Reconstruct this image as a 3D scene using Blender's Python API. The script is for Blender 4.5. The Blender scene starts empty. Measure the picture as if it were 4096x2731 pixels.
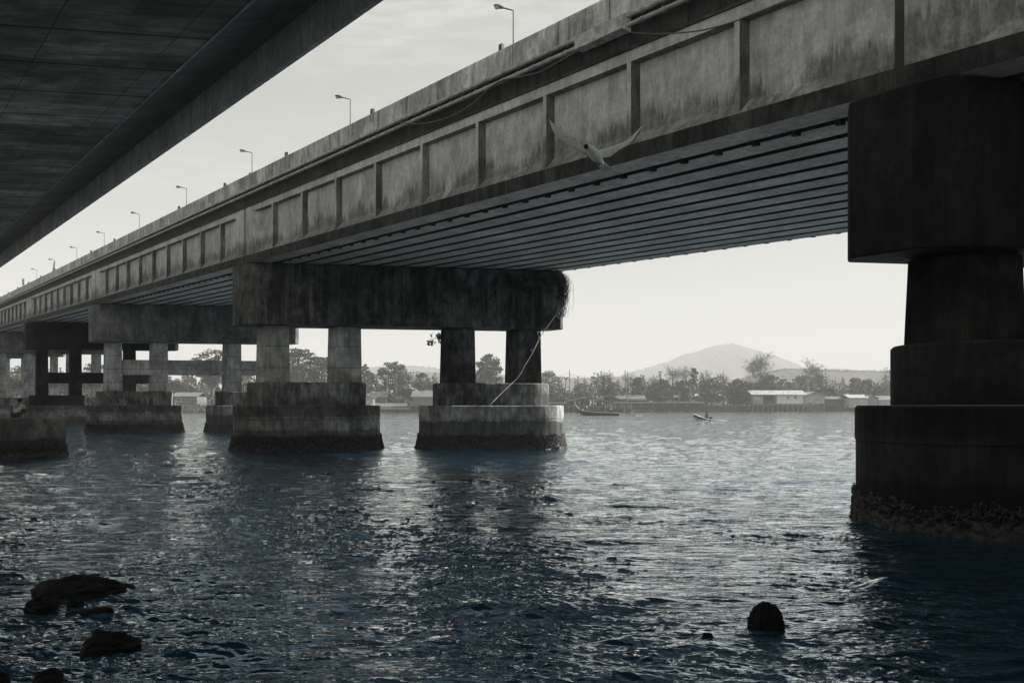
import bpy, math, random
import numpy as np
from mathutils import Vector
R = math.radians
rng = np.random.default_rng(7)
random.seed(11)
scene = bpy.context.scene
COL = scene.collection

# ------------------------------------------------------------------ camera model
F, HX, HY, HC = 3000.0, 2048.0, 1621.0, 2.3          # focal length in photo pixels, horizon row, eye height
def atpx(px, Y): return (px - HX) / F * Y
def zpx(py, Y): return HC + (HY - py) / F * Y

# bridge frame: s along the bridge, t across it
DX, DY = -0.658, 0.753
EX, EY = 0.989, 0.148
BX, BY = -14.0, 39.3
GR = 0.0375
SPAN = 32.75
def W(s, t, z=0.0): return (BX + DX*s + EX*t, BY + DY*s + EY*t, z)

# ------------------------------------------------------------------ object helpers
class MB:
    def __init__(self): self.v=[]; self.f=[]; self.uv=[]
    def add(self, vs, fs, uvs=None):
        b=len(self.v); self.v.extend([tuple(map(float,p)) for p in vs])
        for i,f in enumerate(fs):
            self.f.append(tuple(b+k for k in f))
            self.uv.append(uvs[i] if uvs else [(0,0)]*len(f))
    def build(self, name, mat, parent=None, origin=None, smooth=False, bevel=0):
        me=bpy.data.meshes.new(name)
        o0=origin if origin is not None else ((parent['_o'][0],parent['_o'][1],parent['_o'][2]) if parent is not None and '_o' in parent else (0,0,0))
        me.from_pydata([(x-o0[0],y-o0[1],z-o0[2]) for x,y,z in self.v],[],self.f)
        uvl=me.uv_layers.new(name='UVMap')
        flat=[c for u in self.uv for p in u for c in p]
        uvl.data.foreach_set('uv',flat)
        me.materials.append(mat)
        if smooth: me.polygons.foreach_set('use_smooth',[True]*len(me.polygons))
        me.update()
        ob=bpy.data.objects.new(name,me); COL.objects.link(ob)
        if parent is not None: ob.parent=parent
        else: ob.location=o0
        if parent is not None and '_o' in parent and origin is not None:
            po=parent['_o']; ob.location=(o0[0]-po[0],o0[1]-po[1],o0[2]-po[2])
        ob['_o']=o0
        if bevel:
            m=ob.modifiers.new('bevel','BEVEL'); m.width=bevel; m.segments=2; m.limit_method='ANGLE'; m.angle_limit=R(40)
        return ob
def empty(name, loc):
    o=bpy.data.objects.new(name,None); COL.objects.link(o); o.location=loc; o['_o']=tuple(loc); o.empty_display_size=0.3
    return o
def tag(o, label=None, cat=None, group=None, kind=None):
    if label: o['label']=label
    if cat: o['category']=cat
    if group: o['group']=group
    if kind: o['kind']=kind
    return o

def poly_frame(mb, fr, us, prof, uvscale=1.0, cap=True):
    """loft a closed profile [(t,z)] along stations us; fr(s,t,z)->xyz. prof may be a function of the station"""
    secs=[prof(s) if callable(prof) else prof for s in us]
    n=len(secs[0]); vs=[]; 
    for s,sec in zip(us,secs):
        for (t,z) in sec: vs.append(fr(s,t,z))
    fs=[]; uv=[]
    per=[0]
    s0=secs[0]
    for k in range(n):
        a=s0[k]; b=s0[(k+1)%n]; per.append(per[-1]+math.hypot(a[0]-b[0],a[1]-b[1]))
    for i in range(len(us)-1):
        for k in range(n):
            k2=(k+1)%n
            fs.append((i*n+k,(i+1)*n+k,(i+1)*n+k2,i*n+k2))
            za,zb=secs[i][k],secs[i][k2]
            if abs(za[1]-zb[1])>0.6*abs(za[0]-zb[0]): va,vb=za[1],zb[1]
            else: va,vb=za[0],zb[0]
            uv.append([(us[i],va),(us[i+1],va),(us[i+1],vb),(us[i],vb)])
    if cap:
        fs.append(tuple(range(n))); uv.append([(p[0],p[1]) for p in secs[0]])
        b=(len(us)-1)*n
        fs.append(tuple(b+k for k in reversed(range(n)))); uv.append([(p[0],p[1]) for p in reversed(secs[-1])])
    mb.add(vs,fs,uv)

def box_st(mb, s0,s1,t0,t1,z0,z1, slope=False):
    fr=(lambda s,t,z:W(s,t,z+GR*s)) if slope else W
    vs=[fr(s,t,z) for s in (s0,s1) for t in (t0,t1) for z in (z0,z1)]
    fs=[(0,1,3,2),(4,6,7,5),(0,4,5,1),(2,3,7,6),(0,2,6,4),(1,5,7,3)]
    C=[(s,t,z) for s in (s0,s1) for t in (t0,t1) for z in (z0,z1)]
    ax=[(1,2),(1,2),(0,2),(0,2),(0,1),(0,1)]
    uv=[[(C[k][a],C[k][b]) for k in f] for f,(a,b) in zip(fs,ax)]
    mb.add(vs,fs,uv)

def box(mb, c, size, yaw=0.0, pitch=0.0, taper=1.0):
    cx,cy,cz=c; sx,sy,sz=[q/2 for q in size]; ca,sa=math.cos(yaw),math.sin(yaw); cp,sp=math.cos(pitch),math.sin(pitch)
    vs=[]; C=[]
    for dz in (-sz,sz):
        k=taper if dz>0 else 1.0
        for dx,dy in ((-sx*k,-sy*k),(sx*k,-sy*k),(sx*k,sy*k),(-sx*k,sy*k)):
            x=dx*cp+dz*sp; z=-dx*sp+dz*cp
            vs.append((cx+x*ca-dy*sa, cy+x*sa+dy*ca, cz+z)); C.append((dx,dy,dz))
    fs=[(3,2,1,0),(4,5,6,7),(0,1,5,4),(1,2,6,5),(2,3,7,6),(3,0,4,7)]
    ax=[(0,1),(0,1),(0,2),(1,2),(0,2),(1,2)]
    mb.add(vs,fs,[[(C[k][a]+sx,C[k][b]+sz) for k in f] for f,(a,b) in zip(fs,ax)])

def tube(mb, pts, rad, n=8, closed=True):
    pts=[Vector(p) for p in pts]; rads=rad if isinstance(rad,(list,tuple)) else [rad]*len(pts)
    rings=[]; up=Vector((0,0,1))
    for i,p in enumerate(pts):
        d=(pts[min(i+1,len(pts)-1)]-pts[max(i-1,0)]).normalized()
        ref=up if abs(d.dot(up))<0.95 else Vector((1,0,0))
        a=d.cross(ref).normalized(); b=a.cross(d).normalized()
        rings.append([p+a*(rads[i]*math.cos(2*math.pi*k/n))+b*(rads[i]*math.sin(2*math.pi*k/n)) for k in range(n)])
    vs=[tuple(q) for r in rings for q in r]; fs=[]; uv=[]
    L=0
    for i in range(len(pts)-1):
        l2=L+(pts[i+1]-pts[i]).length
        for k in range(n):
            k2=(k+1)%n
            fs.append((i*n+k,i*n+k2,(i+1)*n+k2,(i+1)*n+k)); uv.append([(L,k/n),(L,(k+1)/n),(l2,(k+1)/n),(l2,k/n)])
        L=l2
    fs.append(tuple(reversed(range(n)))); uv.append([(0,0)]*n)
    b=(len(pts)-1)*n; fs.append(tuple(b+k for k in range(n))); uv.append([(0,0)]*n)
    mb.add(vs,fs,uv)

def blob(mb, c, r, seg=12, rings=8, noise=0.0, seed=0, yaw=0, pitch=0):
    rr=random.Random(seed); c=Vector(c); ca,sa=math.cos(yaw),math.sin(yaw); cp,sp=math.cos(pitch),math.sin(pitch)
    def P(x,y,z):
        x2=x*cp+z*sp; z2=-x*sp+z*cp
        return (c.x+x2*ca-y*sa, c.y+x2*sa+y*ca, c.z+z2)
    vs=[P(0,0,r[2])]
    for i in range(1,rings):
        th=math.pi*i/rings
        for k in range(seg):
            ph=2*math.pi*k/seg; q=1+noise*(rr.random()-0.5)*2
            vs.append(P(r[0]*math.sin(th)*math.cos(ph)*q, r[1]*math.sin(th)*math.sin(ph)*q, r[2]*math.cos(th)*q))
    vs.append(P(0,0,-r[2])); fs=[]
    for k in range(seg): fs.append((0,1+k,1+(k+1)%seg))
    for i in range(rings-2):
        for k in range(seg):
            a=1+i*seg+k; b=1+i*seg+(k+1)%seg
            fs.append((a,a+seg,b+seg,b))
    e=len(vs)-1; b0=1+(rings-2)*seg
    for k in range(seg): fs.append((b0+k,e,b0+(k+1)%seg))
    mb.add(vs,fs)

def np_mesh(name, verts, faces_flat, nper, mat, parent=None, smooth=False, uv=None):
    """fast mesh: verts (N,3) in world space, all faces with nper corners"""
    me=bpy.data.meshes.new(name); o0=(0,0,0)
    if parent is not None and '_o' in parent: o0=tuple(parent['_o'])
    V=np.asarray(verts,dtype=np.float32)-np.array(o0,dtype=np.float32)
    idx=np.asarray(faces_flat,dtype=np.int32).ravel(); nf=len(idx)//nper
    me.vertices.add(len(V)); me.vertices.foreach_set('co',V.ravel())
    me.loops.add(len(idx)); me.loops.foreach_set('vertex_index',idx)
    me.polygons.add(nf); me.polygons.foreach_set('loop_start',np.arange(nf,dtype=np.int32)*nper)
    me.polygons.foreach_set('loop_total',np.full(nf,nper,dtype=np.int32))
    if smooth: me.polygons.foreach_set('use_smooth',np.ones(nf,dtype=bool))
    me.update(calc_edges=True); me.validate()
    me.materials.append(mat)
    ob=bpy.data.objects.new(name,me); COL.objects.link(ob)
    if parent is not None: ob.parent=parent
    ob['_o']=o0
    return ob

# ------------------------------------------------------------------ material helpers
class NT:
    def __init__(self,name):
        self.m=bpy.data.materials.new(name); self.m.use_nodes=True; self.t=self.m.node_tree; self.n=self.t.nodes; self.l=self.t.links
        self.b=self.n['Principled BSDF']
    def node(self,typ,**kw):
        x=self.n.new(typ)
        for k,v in kw.items(): setattr(x,k,v)
        return x
    def put(self,sock,v):
        if isinstance(v,(int,float)): sock.default_value=v
        elif isinstance(v,tuple): sock.default_value=v
        else: self.l.new(v,sock)
    def math(self,op,a,b=0.0,c=None,clamp=False):
        x=self.node('ShaderNodeMath',operation=op,use_clamp=clamp); self.put(x.inputs[0],a); self.put(x.inputs[1],b)
        if c is not None: self.put(x.inputs[2],c)
        return x.outputs[0]
    def pos(self): return self.node('ShaderNodeNewGeometry').outputs['Position']
    def uv(self): return self.node('ShaderNodeUVMap').outputs[0]
    def scale(self,vec,s,off=(0,0,0)):
        x=self.node('ShaderNodeMapping'); self.l.new(vec,x.inputs[0]); x.inputs['Scale'].default_value=s; x.inputs['Location'].default_value=off
        return x.outputs[0]
    def noise(self,vec,sc=1.0,det=4,rough=.55,dist=0.0):
        x=self.node('ShaderNodeTexNoise'); self.l.new(vec,x.inputs['Vector']); x.inputs['Scale'].default_value=sc
        x.inputs['Detail'].default_value=det; x.inputs['Roughness'].default_value=rough; x.inputs['Distortion'].default_value=dist
        return x.outputs[0]
    def ramp(self,v,a,b,lo=0.0,hi=1.0,smooth=True):
        x=self.node('ShaderNodeMapRange'); x.interpolation_type='SMOOTHSTEP' if smooth else 'LINEAR'
        self.put(x.inputs['Value'],v); self.put(x.inputs['From Min'],a); self.put(x.inputs['From Max'],b)
        x.inputs['To Min'].default_value=lo; x.inputs['To Max'].default_value=hi
        return x.outputs[0]
    def grey(self,v,tint=(.985,1,.955)):
        x=self.node('ShaderNodeVectorMath',operation='SCALE'); x.inputs[0].default_value=tint; self.put(x.inputs['Scale'],v); return x.outputs[0]
    def sep(self,vec):
        x=self.node('ShaderNodeSeparateXYZ'); self.l.new(vec,x.inputs[0]); return x.outputs
    def bump(self,h,strength=.3,dist=.02):
        x=self.node('ShaderNodeBump'); x.inputs['Strength'].default_value=strength; x.inputs['Distance'].default_value=dist
        self.l.new(h,x.inputs['Height']); self.l.new(x.outputs[0],self.b.inputs['Normal'])
    def out(self,col,rough=.8,spec=.25):
        self.put(self.b.inputs['Base Color'],col); self.put(self.b.inputs['Roughness'],rough); self.b.inputs['Specular IOR Level'].default_value=spec
        return self.m

def flat(name,g,rough=.7,tint=(.985,1,.955),var=.25,sc=3.0,metal=0.0):
    N=NT(name); n=N.noise(N.pos(),sc,4); v=N.math('MULTIPLY',N.ramp(n,.3,.7,1-var,1+var),g)
    N.b.inputs['Metallic'].default_value=metal
    return N.out(N.grey(v,tint),rough)

def concrete(name, base, streak=.5, blotch=.5, seed=0.0, joints=0.0, jointw=.02, band=None, rise=None, rough=.85, spec=.2, pour=0, tint=(.985,1,.955)):
    """weathered concrete: grain, blotches, rain streaks; band = list of (z0,z1,factor) tide marks; rise=(height,spread,factor) grime climbing from the foot (uv v);
    joints = form joint pitch along uv u"""
    N=NT(name); p=N.pos()
    off=(seed*13.1,seed*7.7,seed*3.3)
    grain=N.noise(p,9.0,6,.7)
    blt=N.noise(N.scale(p,(1,1,1),off),.55,5,.62,.6)
    stk=N.noise(N.scale(p,(2.6,2.6,.16),off),1.0,5,.65)
    stf=N.noise(N.scale(p,(9,9,.35),off),1.0,3,.6)
    v=N.ramp(grain,.25,.75,.86,1.12)
    v=N.math('MULTIPLY',v,N.ramp(blt,.38,.66,1-.75*blotch,1.12))
    mod=N.noise(N.scale(p,(.9,.9,.55),(off[1],off[0],off[2])),1.0,4,.6,.8); mk=N.ramp(mod,.40,.58)
    v=N.math('MULTIPLY',v,N.math('SUBTRACT',1.05,N.math('MULTIPLY',N.math('MULTIPLY',N.ramp(stk,.66,.44),mk),.85*streak)))
    v=N.math('MULTIPLY',v,N.math('SUBTRACT',1.05,N.math('MULTIPLY',N.math('MULTIPLY',N.ramp(stf,.62,.38),N.math('SUBTRACT',1.2,mk)),.30*streak)))
    spk=N.noise(N.scale(p,(4.2,4.2,1.5),off),1.0,8,.8,.05); v=N.math('MULTIPLY',v,N.ramp(spk,.40,.60,1-.55*blotch,1.15))
    if pour:
        zf=N.math('FRACT',N.math('DIVIDE',N.math('ADD',N.sep(p)[2],.2),pour)); dz=N.math('MULTIPLY',N.math('ABSOLUTE',N.math('SUBTRACT',zf,.5)),pour)
        v=N.math('MULTIPLY',v,N.math('SUBTRACT',1.0,N.math('MULTIPLY',N.ramp(dz,pour/2-.05,pour/2-.015),.4)))
    hgt=grain
    if joints:
        u=N.sep(N.uv())[0]
        fr=N.math('FRACT',N.math('DIVIDE',u,joints))
        dd=N.math('MULTIPLY',N.math('ABSOLUTE',N.math('SUBTRACT',fr,.5)),joints)
        line=N.ramp(dd,joints/2-jointw*1.6,joints/2-jointw*.5)
        v=N.math('MULTIPLY',v,N.math('SUBTRACT',1.0,N.math('MULTIPLY',line,.65)))
        side=N.math('MULTIPLY',N.ramp(dd,joints/2-.22,joints/2),N.ramp(stk,.4,.6))
        v=N.math('MULTIPLY',v,N.math('SUBTRACT',1.0,N.math('MULTIPLY',side,.35)))
    if rise:
        h,spr,fac=rise
        uu=N.sep(N.uv()); 
        cx=N.node('ShaderNodeCombineXYZ'); N.l.new(uu[0],cx.inputs[0]); cx.inputs[1].default_value=seed
        r1=N.noise(N.scale(cx.outputs[0],(.55,1,1)),1.0,3,.6); r2=N.noise(N.scale(cx.outputs[0],(6,1,1)),1.0,4,.75)
        top=N.math('ADD',h-spr*.9,N.math('MULTIPLY',N.math('ADD',N.math('MULTIPLY',N.math('SUBTRACT',r1,.5),3.6),N.math('MULTIPLY',r2,1.6)),spr*.9))
        m=N.ramp(N.math('SUBTRACT',uu[1],N.math('ADD',top,N.math('MULTIPLY',N.math('SUBTRACT',stf,.5),1.0))),.16,-.20)
        m=N.math('MULTIPLY',m,N.ramp(spk,.34,.6,1.1,.75))
        v=N.math('MULTIPLY',v,N.math('SUBTRACT',1.0,N.math('MULTIPLY',m,1-fac)))
    if band:
        z=N.sep(p)[2]; wob=N.math('MULTIPLY',N.math('SUBTRACT',N.noise(N.scale(p,(1.2,1.2,.1),off),1.0,4,.7),.5),.55)
        zz=N.math('ADD',z,wob)
        for (z0,z1,fac) in band:
            m=N.math('MULTIPLY',N.ramp(zz,z0-.06,z0+.06),N.ramp(zz,z1+.06,z1-.06))
            m=N.math('MULTIPLY',m,N.ramp(blt,.25,.6,.6,1.0))
            v=N.math('MULTIPLY',v,N.math('ADD',1.0,N.math('MULTIPLY',m,fac-1.0)))
    v=N.math('MULTIPLY',v,base)
    N.bump(N.math('ADD',grain,N.math('MULTIPLY',stk,.6)),.35,.03)
    return N.out(N.grey(v,tint),rough,spec)

M={}
M['girder']=concrete('girder_concrete',.43,.3,.25,1,rise=(1.3,.9,.42))
M['inner_shade']=flat('shaded_inner_concrete',.05,.9)  # dark tone paints in the shade between the beams
M['ribside']=concrete('shaded_damp_rib_concrete',.17,.5,.6,19)  # darker rib concrete: painted shade together with damp mottling
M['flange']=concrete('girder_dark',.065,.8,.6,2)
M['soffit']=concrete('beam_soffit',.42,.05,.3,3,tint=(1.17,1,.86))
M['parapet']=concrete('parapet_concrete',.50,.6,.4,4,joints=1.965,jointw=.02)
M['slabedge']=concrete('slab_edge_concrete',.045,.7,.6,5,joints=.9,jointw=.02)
M['cap']=concrete('cap_concrete',.15,.9,.7,6)
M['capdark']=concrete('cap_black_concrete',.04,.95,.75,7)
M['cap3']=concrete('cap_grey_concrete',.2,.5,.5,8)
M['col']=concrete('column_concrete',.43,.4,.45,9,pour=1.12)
M['coldark']=concrete('column_stained_concrete',.14,.9,.75,10,pour=1.12); M['cap1']=concrete('shaded_cap_concrete',.016,.9,.75,20); M['col1']=concrete('shaded_column_concrete',.03,.8,.8,21)  # last two: near-black copies with the nearest pier's shade in the colour
M['pile']=concrete('pile_cap_concrete',.26,.5,.75,11,band=[(1.72,2.4,.45),(1.55,1.63,.7),(.2,1.05,.5)])
M['pile2']=concrete('pile_cap_patchy_concrete',.42,.6,.7,12,band=[(.2,1.5,.25),(1.55,1.63,.8)])
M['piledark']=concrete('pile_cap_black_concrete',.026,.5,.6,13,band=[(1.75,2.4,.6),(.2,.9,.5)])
M['upper']=concrete('upper_cap_concrete',.24,.8,.85,14)
M['leftpile']=concrete('left_pile_concrete',.17,.35,.7,15,band=[(.1,.8,.35)])
M['crust']=flat('barnacle_crust',.045,.6,var=.85,sc=9)
M['pipe']=flat('conduit_plastic',.30,.45,var=.3,sc=4)
M['metal']=flat('cover_metal',.34,.4,var=.35,sc=5)
M['lamp']=flat('lamp_metal',.12,.45)
M['black']=flat('black_paint',.02,.5)
M['dark']=flat('dark_steel',.04,.6)
M['rope']=flat('rope_fibre',.45,.9)
M['cable']=flat('cable_sheath',.08,.6)
M['rock']=concrete('wet_rock',.010,.2,.7,16,rough=.6,spec=.08)

def soffit_boards():
    N=NT('left_soffit_concrete'); p=N.pos(); u=N.uv()
    us=N.sep(u); 
    def line(c,pitch,w,off=0.0):
        f=N.math('FRACT',N.math('DIVIDE',N.math('ADD',c,off),pitch)); d=N.math('MULTIPLY',N.math('ABSOLUTE',N.math('SUBTRACT',f,.5)),pitch); return N.ramp(d,pitch/2-w,pitch/2-w*.4)
    l1=line(us[0],2.23,.075); l2=line(us[1],2.44,.022)
    wn=N.node('ShaderNodeTexWhiteNoise'); wn.noise_dimensions='2D'; cv=N.node('ShaderNodeCombineXYZ')
    N.l.new(N.math('FLOOR',N.math('DIVIDE',N.math('ADD',us[0],1.115),2.23)),cv.inputs[0]); N.l.new(N.math('FLOOR',N.math('DIVIDE',N.math('ADD',us[1],1.22),2.44)),cv.inputs[1]); N.l.new(cv.outputs[0],wn.inputs['Vector'])
    bwv=N.math('MULTIPLY',N.ramp(wn.outputs['Value'],0,1,.55,1.25,False),N.math('SUBTRACT',1.0,N.math('MAXIMUM',N.math('MULTIPLY',l1,.75),N.math('MULTIPLY',l2,.6))))
    class _o: outputs=[bwv]
    bw=_o
    a=N.noise(N.scale(u,(.8,.55,1)),1.0,7,.72,.2); b=N.noise(N.scale(u,(6,.9,1)),1.0,5,.7); g=N.noise(p,8,5,.7)
    c=N.noise(N.scale(u,(.5,.16,1),(3,9,0)),1.0,5,.65,1.2)
    v=N.math('MULTIPLY',bw.outputs[0],N.ramp(a,.40,.62,.6,1.15)); v=N.math('MULTIPLY',v,N.ramp(b,.36,.62,.78,1.1)); v=N.math('MULTIPLY',v,N.ramp(c,.40,.58,.55,1.1))
    v=N.math('MULTIPLY',v,N.ramp(g,.3,.7,.85,1.1)); v=N.math('MULTIPLY',v,.31)
    N.bump(N.math('ADD',bwv,N.math('MULTIPLY',b,.4)),.3,.02)
    return N.out(N.grey(v,(1.08,1,.88)),.85,.2)
M['lsoffit']=soffit_boards()
M['lcant']=concrete('left_cantilever_concrete',.12,.1,.35,17,tint=(1.06,1,.9))
M['lfascia']=concrete('left_edge_concrete',.32,.25,.3,18)

# ------------------------------------------------------------------ right bridge deck
S_P=[(k-2)*SPAN for k in range(9)]        # pier stations, k=2 is the pier in the middle of the photo
HB=9.70
fr=lambda s,t,z:W(s,t,z+HB+GR*s)
bridge=empty('concrete_bridge',W(S_P[1],0,HB+GR*S_P[1]))
tag(bridge,'long concrete bridge with ribbed edge girders crossing from top right to far left','bridge')
D=.25
RB=[3.53+3.216*k for k in range(9)]
for k in range(8):
    a,b=S_P[k]+.10,S_P[k+1]-.10; L=b-a
    def prof(s,a=a,b=b):
        e=min(s-a,b-s); d=D*max(0.0,min(1.0,(e-1.15)/.35))
        return [(0,0),(0,.43),(d+.001,.43+.32*d/D),(d+.001,2.56),(0,2.6),(0,2.98),(1.0,2.98),(1.0,2.6),(.62,2.5),(.62,.8),(1.0,.43),(1.0,0)]
    st=[a,a+1.15,a+1.5]+[a+1.5+(L-3)*q/12 for q in range(1,12)]+[b-1.5,b-1.15,b]
    mb=MB(); poly_frame(mb,fr,st,prof)
    sides=[]
    for r in RB:
        s=S_P[k]+r+.05
        # rib: a thin upright plate between the flanges, its foot running out over the sloping ledge
        vs=[];
        for ss in (s-.07,s+.07):
            for (t,z) in ((0.003,.44),(.28,.76),(.28,2.6),(0.003,2.6)): vs.append(fr(ss,t,z))
        nside=len(mb.f); sides.append(nside)
        mb.add(vs,[(0,3,2,1),(4,5,6,7),(0,1,5,4),(0,4,7,3),(2,3,7,6)],[[(s,.44),(s,2.6),(s,2.6),(s,.7)],[(s,.44),(s,.7),(s,2.6),(s,2.6)],[(s,.44)]*4,[(s,.44),(s,.44),(s,2.6),(s,2.6)],[(s,2.6)]*4])
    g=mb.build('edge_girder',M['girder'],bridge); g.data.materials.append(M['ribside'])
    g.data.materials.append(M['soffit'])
    for q_ in sides: g.data.polygons[q_].material_index=1  # near side of each rib carries shade in its colour
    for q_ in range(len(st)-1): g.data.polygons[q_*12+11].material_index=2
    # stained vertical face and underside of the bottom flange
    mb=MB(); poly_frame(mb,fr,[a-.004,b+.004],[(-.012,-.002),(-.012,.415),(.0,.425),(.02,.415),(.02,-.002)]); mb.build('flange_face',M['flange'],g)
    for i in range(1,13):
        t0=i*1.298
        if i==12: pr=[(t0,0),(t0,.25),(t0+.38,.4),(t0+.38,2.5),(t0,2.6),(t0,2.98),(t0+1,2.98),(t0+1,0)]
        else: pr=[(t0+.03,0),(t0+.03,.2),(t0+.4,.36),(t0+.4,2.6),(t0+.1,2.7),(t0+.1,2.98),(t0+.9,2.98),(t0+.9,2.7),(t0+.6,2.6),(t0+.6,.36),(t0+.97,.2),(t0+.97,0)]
        mb=MB(); poly_frame(mb,fr,[a,(a+b)/2,b],pr); o=mb.build('deck_beam',M['soffit'],bridge); o.data.materials.append(M['inner_shade'])
        for j_ in range(2*len(pr)): o.data.polygons[j_].material_index=0 if (j_%len(pr)==len(pr)-1 or (i==12 and j_%len(pr)==len(pr)-2)) else 1  # all faces but the exposed ones get the painted gap shade
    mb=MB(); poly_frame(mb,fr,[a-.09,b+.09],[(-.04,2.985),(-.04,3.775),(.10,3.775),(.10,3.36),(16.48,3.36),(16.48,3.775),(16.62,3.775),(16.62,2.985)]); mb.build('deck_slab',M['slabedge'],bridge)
    mb=MB(); poly_frame(mb,fr,[b+.005,b+.195],[(.03,.02),(.03,2.97),(16.5,2.97),(16.5,.02)]); mb.build('joint_gap_shade',M['black'],bridge)  # black fill added in the open girder joint to paint its shade
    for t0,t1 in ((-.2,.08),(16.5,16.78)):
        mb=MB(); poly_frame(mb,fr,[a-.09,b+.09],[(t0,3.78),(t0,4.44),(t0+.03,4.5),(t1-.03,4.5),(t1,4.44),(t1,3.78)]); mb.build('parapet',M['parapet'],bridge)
# drain stubs hanging in the outermost gaps of the beams
def stub(mb,s,t): box_st(mb,s-.06,s+.06,t-.06,t+.06,HB-(.11 if t<8 else .035),HB+.35,slope=True)
n=0
for row,t in ((0,1.148),(1,16.46)):
    for j in range(31):
        s=S_P[1]+1.2+j*1.03; mb=MB(); stub(mb,s,t); mb.build('drain_stub',M['dark'],bridge)
for k in (0,2,3,4):
    mb=MB()
    for t in (1.148,16.46):
        for j in range(31): stub(mb,S_P[k]+1.2+j*1.03,t)
    o=mb.build('drain_stub',M['dark'],bridge); o['kind']='stuff'
# conduits with clamp collars along the foot of the parapet
for hz in (3.69,3.45):
    mb=MB(); pts=[fr(s,-.27,hz) for s in (S_P[0],S_P[8])]; tube(mb,pts,.060,10)
    s=S_P[0]
    while s<S_P[7]:
        tube(mb,[fr(s-.035,-.27,hz),fr(s+.035,-.27,hz)],.078,10); s+=.68
    s=S_P[0]+.2
    while s<S_P[5]:
        tube(mb,[fr(s-.09,-.27,hz),fr(s+.09,-.27,hz)],.070,10); s+=4.08
    mb.build('conduit_pipe',M['pipe'],bridge,smooth=False)
# metal cover over the conduits
def s_of_px(px,t=-.3):      # station on the bridge whose projection falls at photo column px
    X=(px-HX)/F
    return (X*(BY+EY*t)-(BX+EX*t))/(DX-X*DY)
sa,sb=s_of_px(2509),s_of_px(2317)
mb=MB(); poly_frame(mb,fr,[sa,(sa+sb)/2-.01],[(-.45,3.36),(-.45,3.72),(-.2,3.82),(-.2,3.28)]); poly_frame(mb,fr,[(sa+sb)/2+.01,sb],[(-.44,3.35),(-.44,3.71),(-.2,3.81),(-.2,3.28)])
cov=mb.build('conduit_cover',M['metal'],bridge)
mb=MB(); poly_frame(mb,fr,[S_P[0]+.1,S_P[8]],[(-.06,2.9),(-.06,2.975),(.05,2.975),(.05,2.9)]); mb.build('drip_ledge',M['flange'],bridge)
# reflector stubs on the near parapet
k0=3.866
for k in range(15):
    inv=(k0+.967*k)*1e-4; Y=3000*20.34*inv; s=(Y-BY)/DY
    if k in (5,8): continue
    q=fr(s,-.06,4.5); mb=MB()
    box(mb,(q[0],q[1],q[2]+.09),(.17,.12,.26),yaw=math.atan2(DY,DX),taper=.86); mb.build('reflector_stub',M['black'],bridge)

# loose cables
def bridge_pt(px,py,t):
    s=s_of_px(px,t); p=W(s,t); return (p[0],p[1],zpx(py,p[1]))
def cable(name,pts,rad,mat,label,cat,t=None,sm=6):
    P=[Vector(p) for p in pts]; out=[]
    for i in range(len(P)-1):
        p0=P[max(i-1,0)];p1=P[i];p2=P[i+1];p3=P[min(i+2,len(P)-1)]
        for j in range(sm):
            u=j/sm; out.append(.5*((2*p1)+(p2-p0)*u+(2*p0-5*p1+4*p2-p3)*u*u+(3*p1-p0-3*p2+p3)*u**3))
    out.append(P[-1]); mb=MB(); tube(mb,out,rad,6); o=mb.build(name,mat,smooth=True,origin=tuple(P[0])); tag(o,label,cat); return o
cable('slack_cable',[bridge_pt(x,y,-.42) for x,y in ((1601,491),(1640,495),(1700,494),(1770,478),(1830,453),(1900,408),(1960,352),(2010,322),(2090,306),(2160,289),(2230,250),(2315,203))],.022,M['cable'],'slack dark cable looped under the two conduits, ending at the metal cover','cable')
cable('hanging_cable',[bridge_pt(x,y,-.42) for x,y in ((2507,128),(2560,134),(2650,136),(2760,129),(2850,113),(2950,83),(3060,40),(3200,-8),(3400,-90))],.016,M['cable'],'thin dark cable sagging across the edge girder to the right of the metal cover','cable')

# ------------------------------------------------------------------ piers of the right bridge
def stadium(tc0,tc1,rad,n=20,n_off=0.0,flare=0.0):
    """outline points (t, n) of a round-ended block lying across the bridge"""
    r=rad+flare; pts=[]
    for i in range(n+1):
        a=-math.pi/2+math.pi*i/n; pts.append((tc1+r*math.cos(a),r*math.sin(a)))
    for i in range(n+1):
        a=math.pi/2+math.pi*i/n; pts.append((tc0+r*math.cos(a),r*math.sin(a)))
    return pts
def SN(sc,t,nn,z):   # n is measured square to the cap axis
    return (BX+DX*sc+EX*t-EY*nn, BY+DY*sc+EY*t+EX*nn, z)
def ring_solid(mb,sc,levels,tc0,tc1,rad,n=22):
    """levels: [(z,flare)] from bottom to top"""
    rings=[]
    for z,fl in levels:
        rings.append([SN(sc,t,nn,z) for t,nn in stadium(tc0,tc1,rad,n,flare=fl)])
    m=len(rings[0]); vs=[p for r in rings for p in r]; fs=[]; uv=[]
    o=stadium(tc0,tc1,rad,n); per=[0]
    for k in range(m): a=o[k]; b=o[(k+1)%m]; per.append(per[-1]+math.hypot(a[0]-b[0],a[1]-b[1]))
    for i in range(len(rings)-1):
        for k in range(m):
            k2=(k+1)%m; fs.append((i*m+k,i*m+k2,(i+1)*m+k2,(i+1)*m+k))
            uv.append([(per[k],levels[i][0]),(per[k+1],levels[i][0]),(per[k+1],levels[i+1][0]),(per[k],levels[i+1][0])])
    fs.append(tuple(reversed(range(m)))); uv.append([(p[0],p[1]) for p in reversed(o)])
    b=(len(rings)-1)*m; fs.append(tuple(b+k for k in range(m))); uv.append([(p[0],p[1]) for p in o])
    mb.add(vs,fs,uv)
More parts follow.
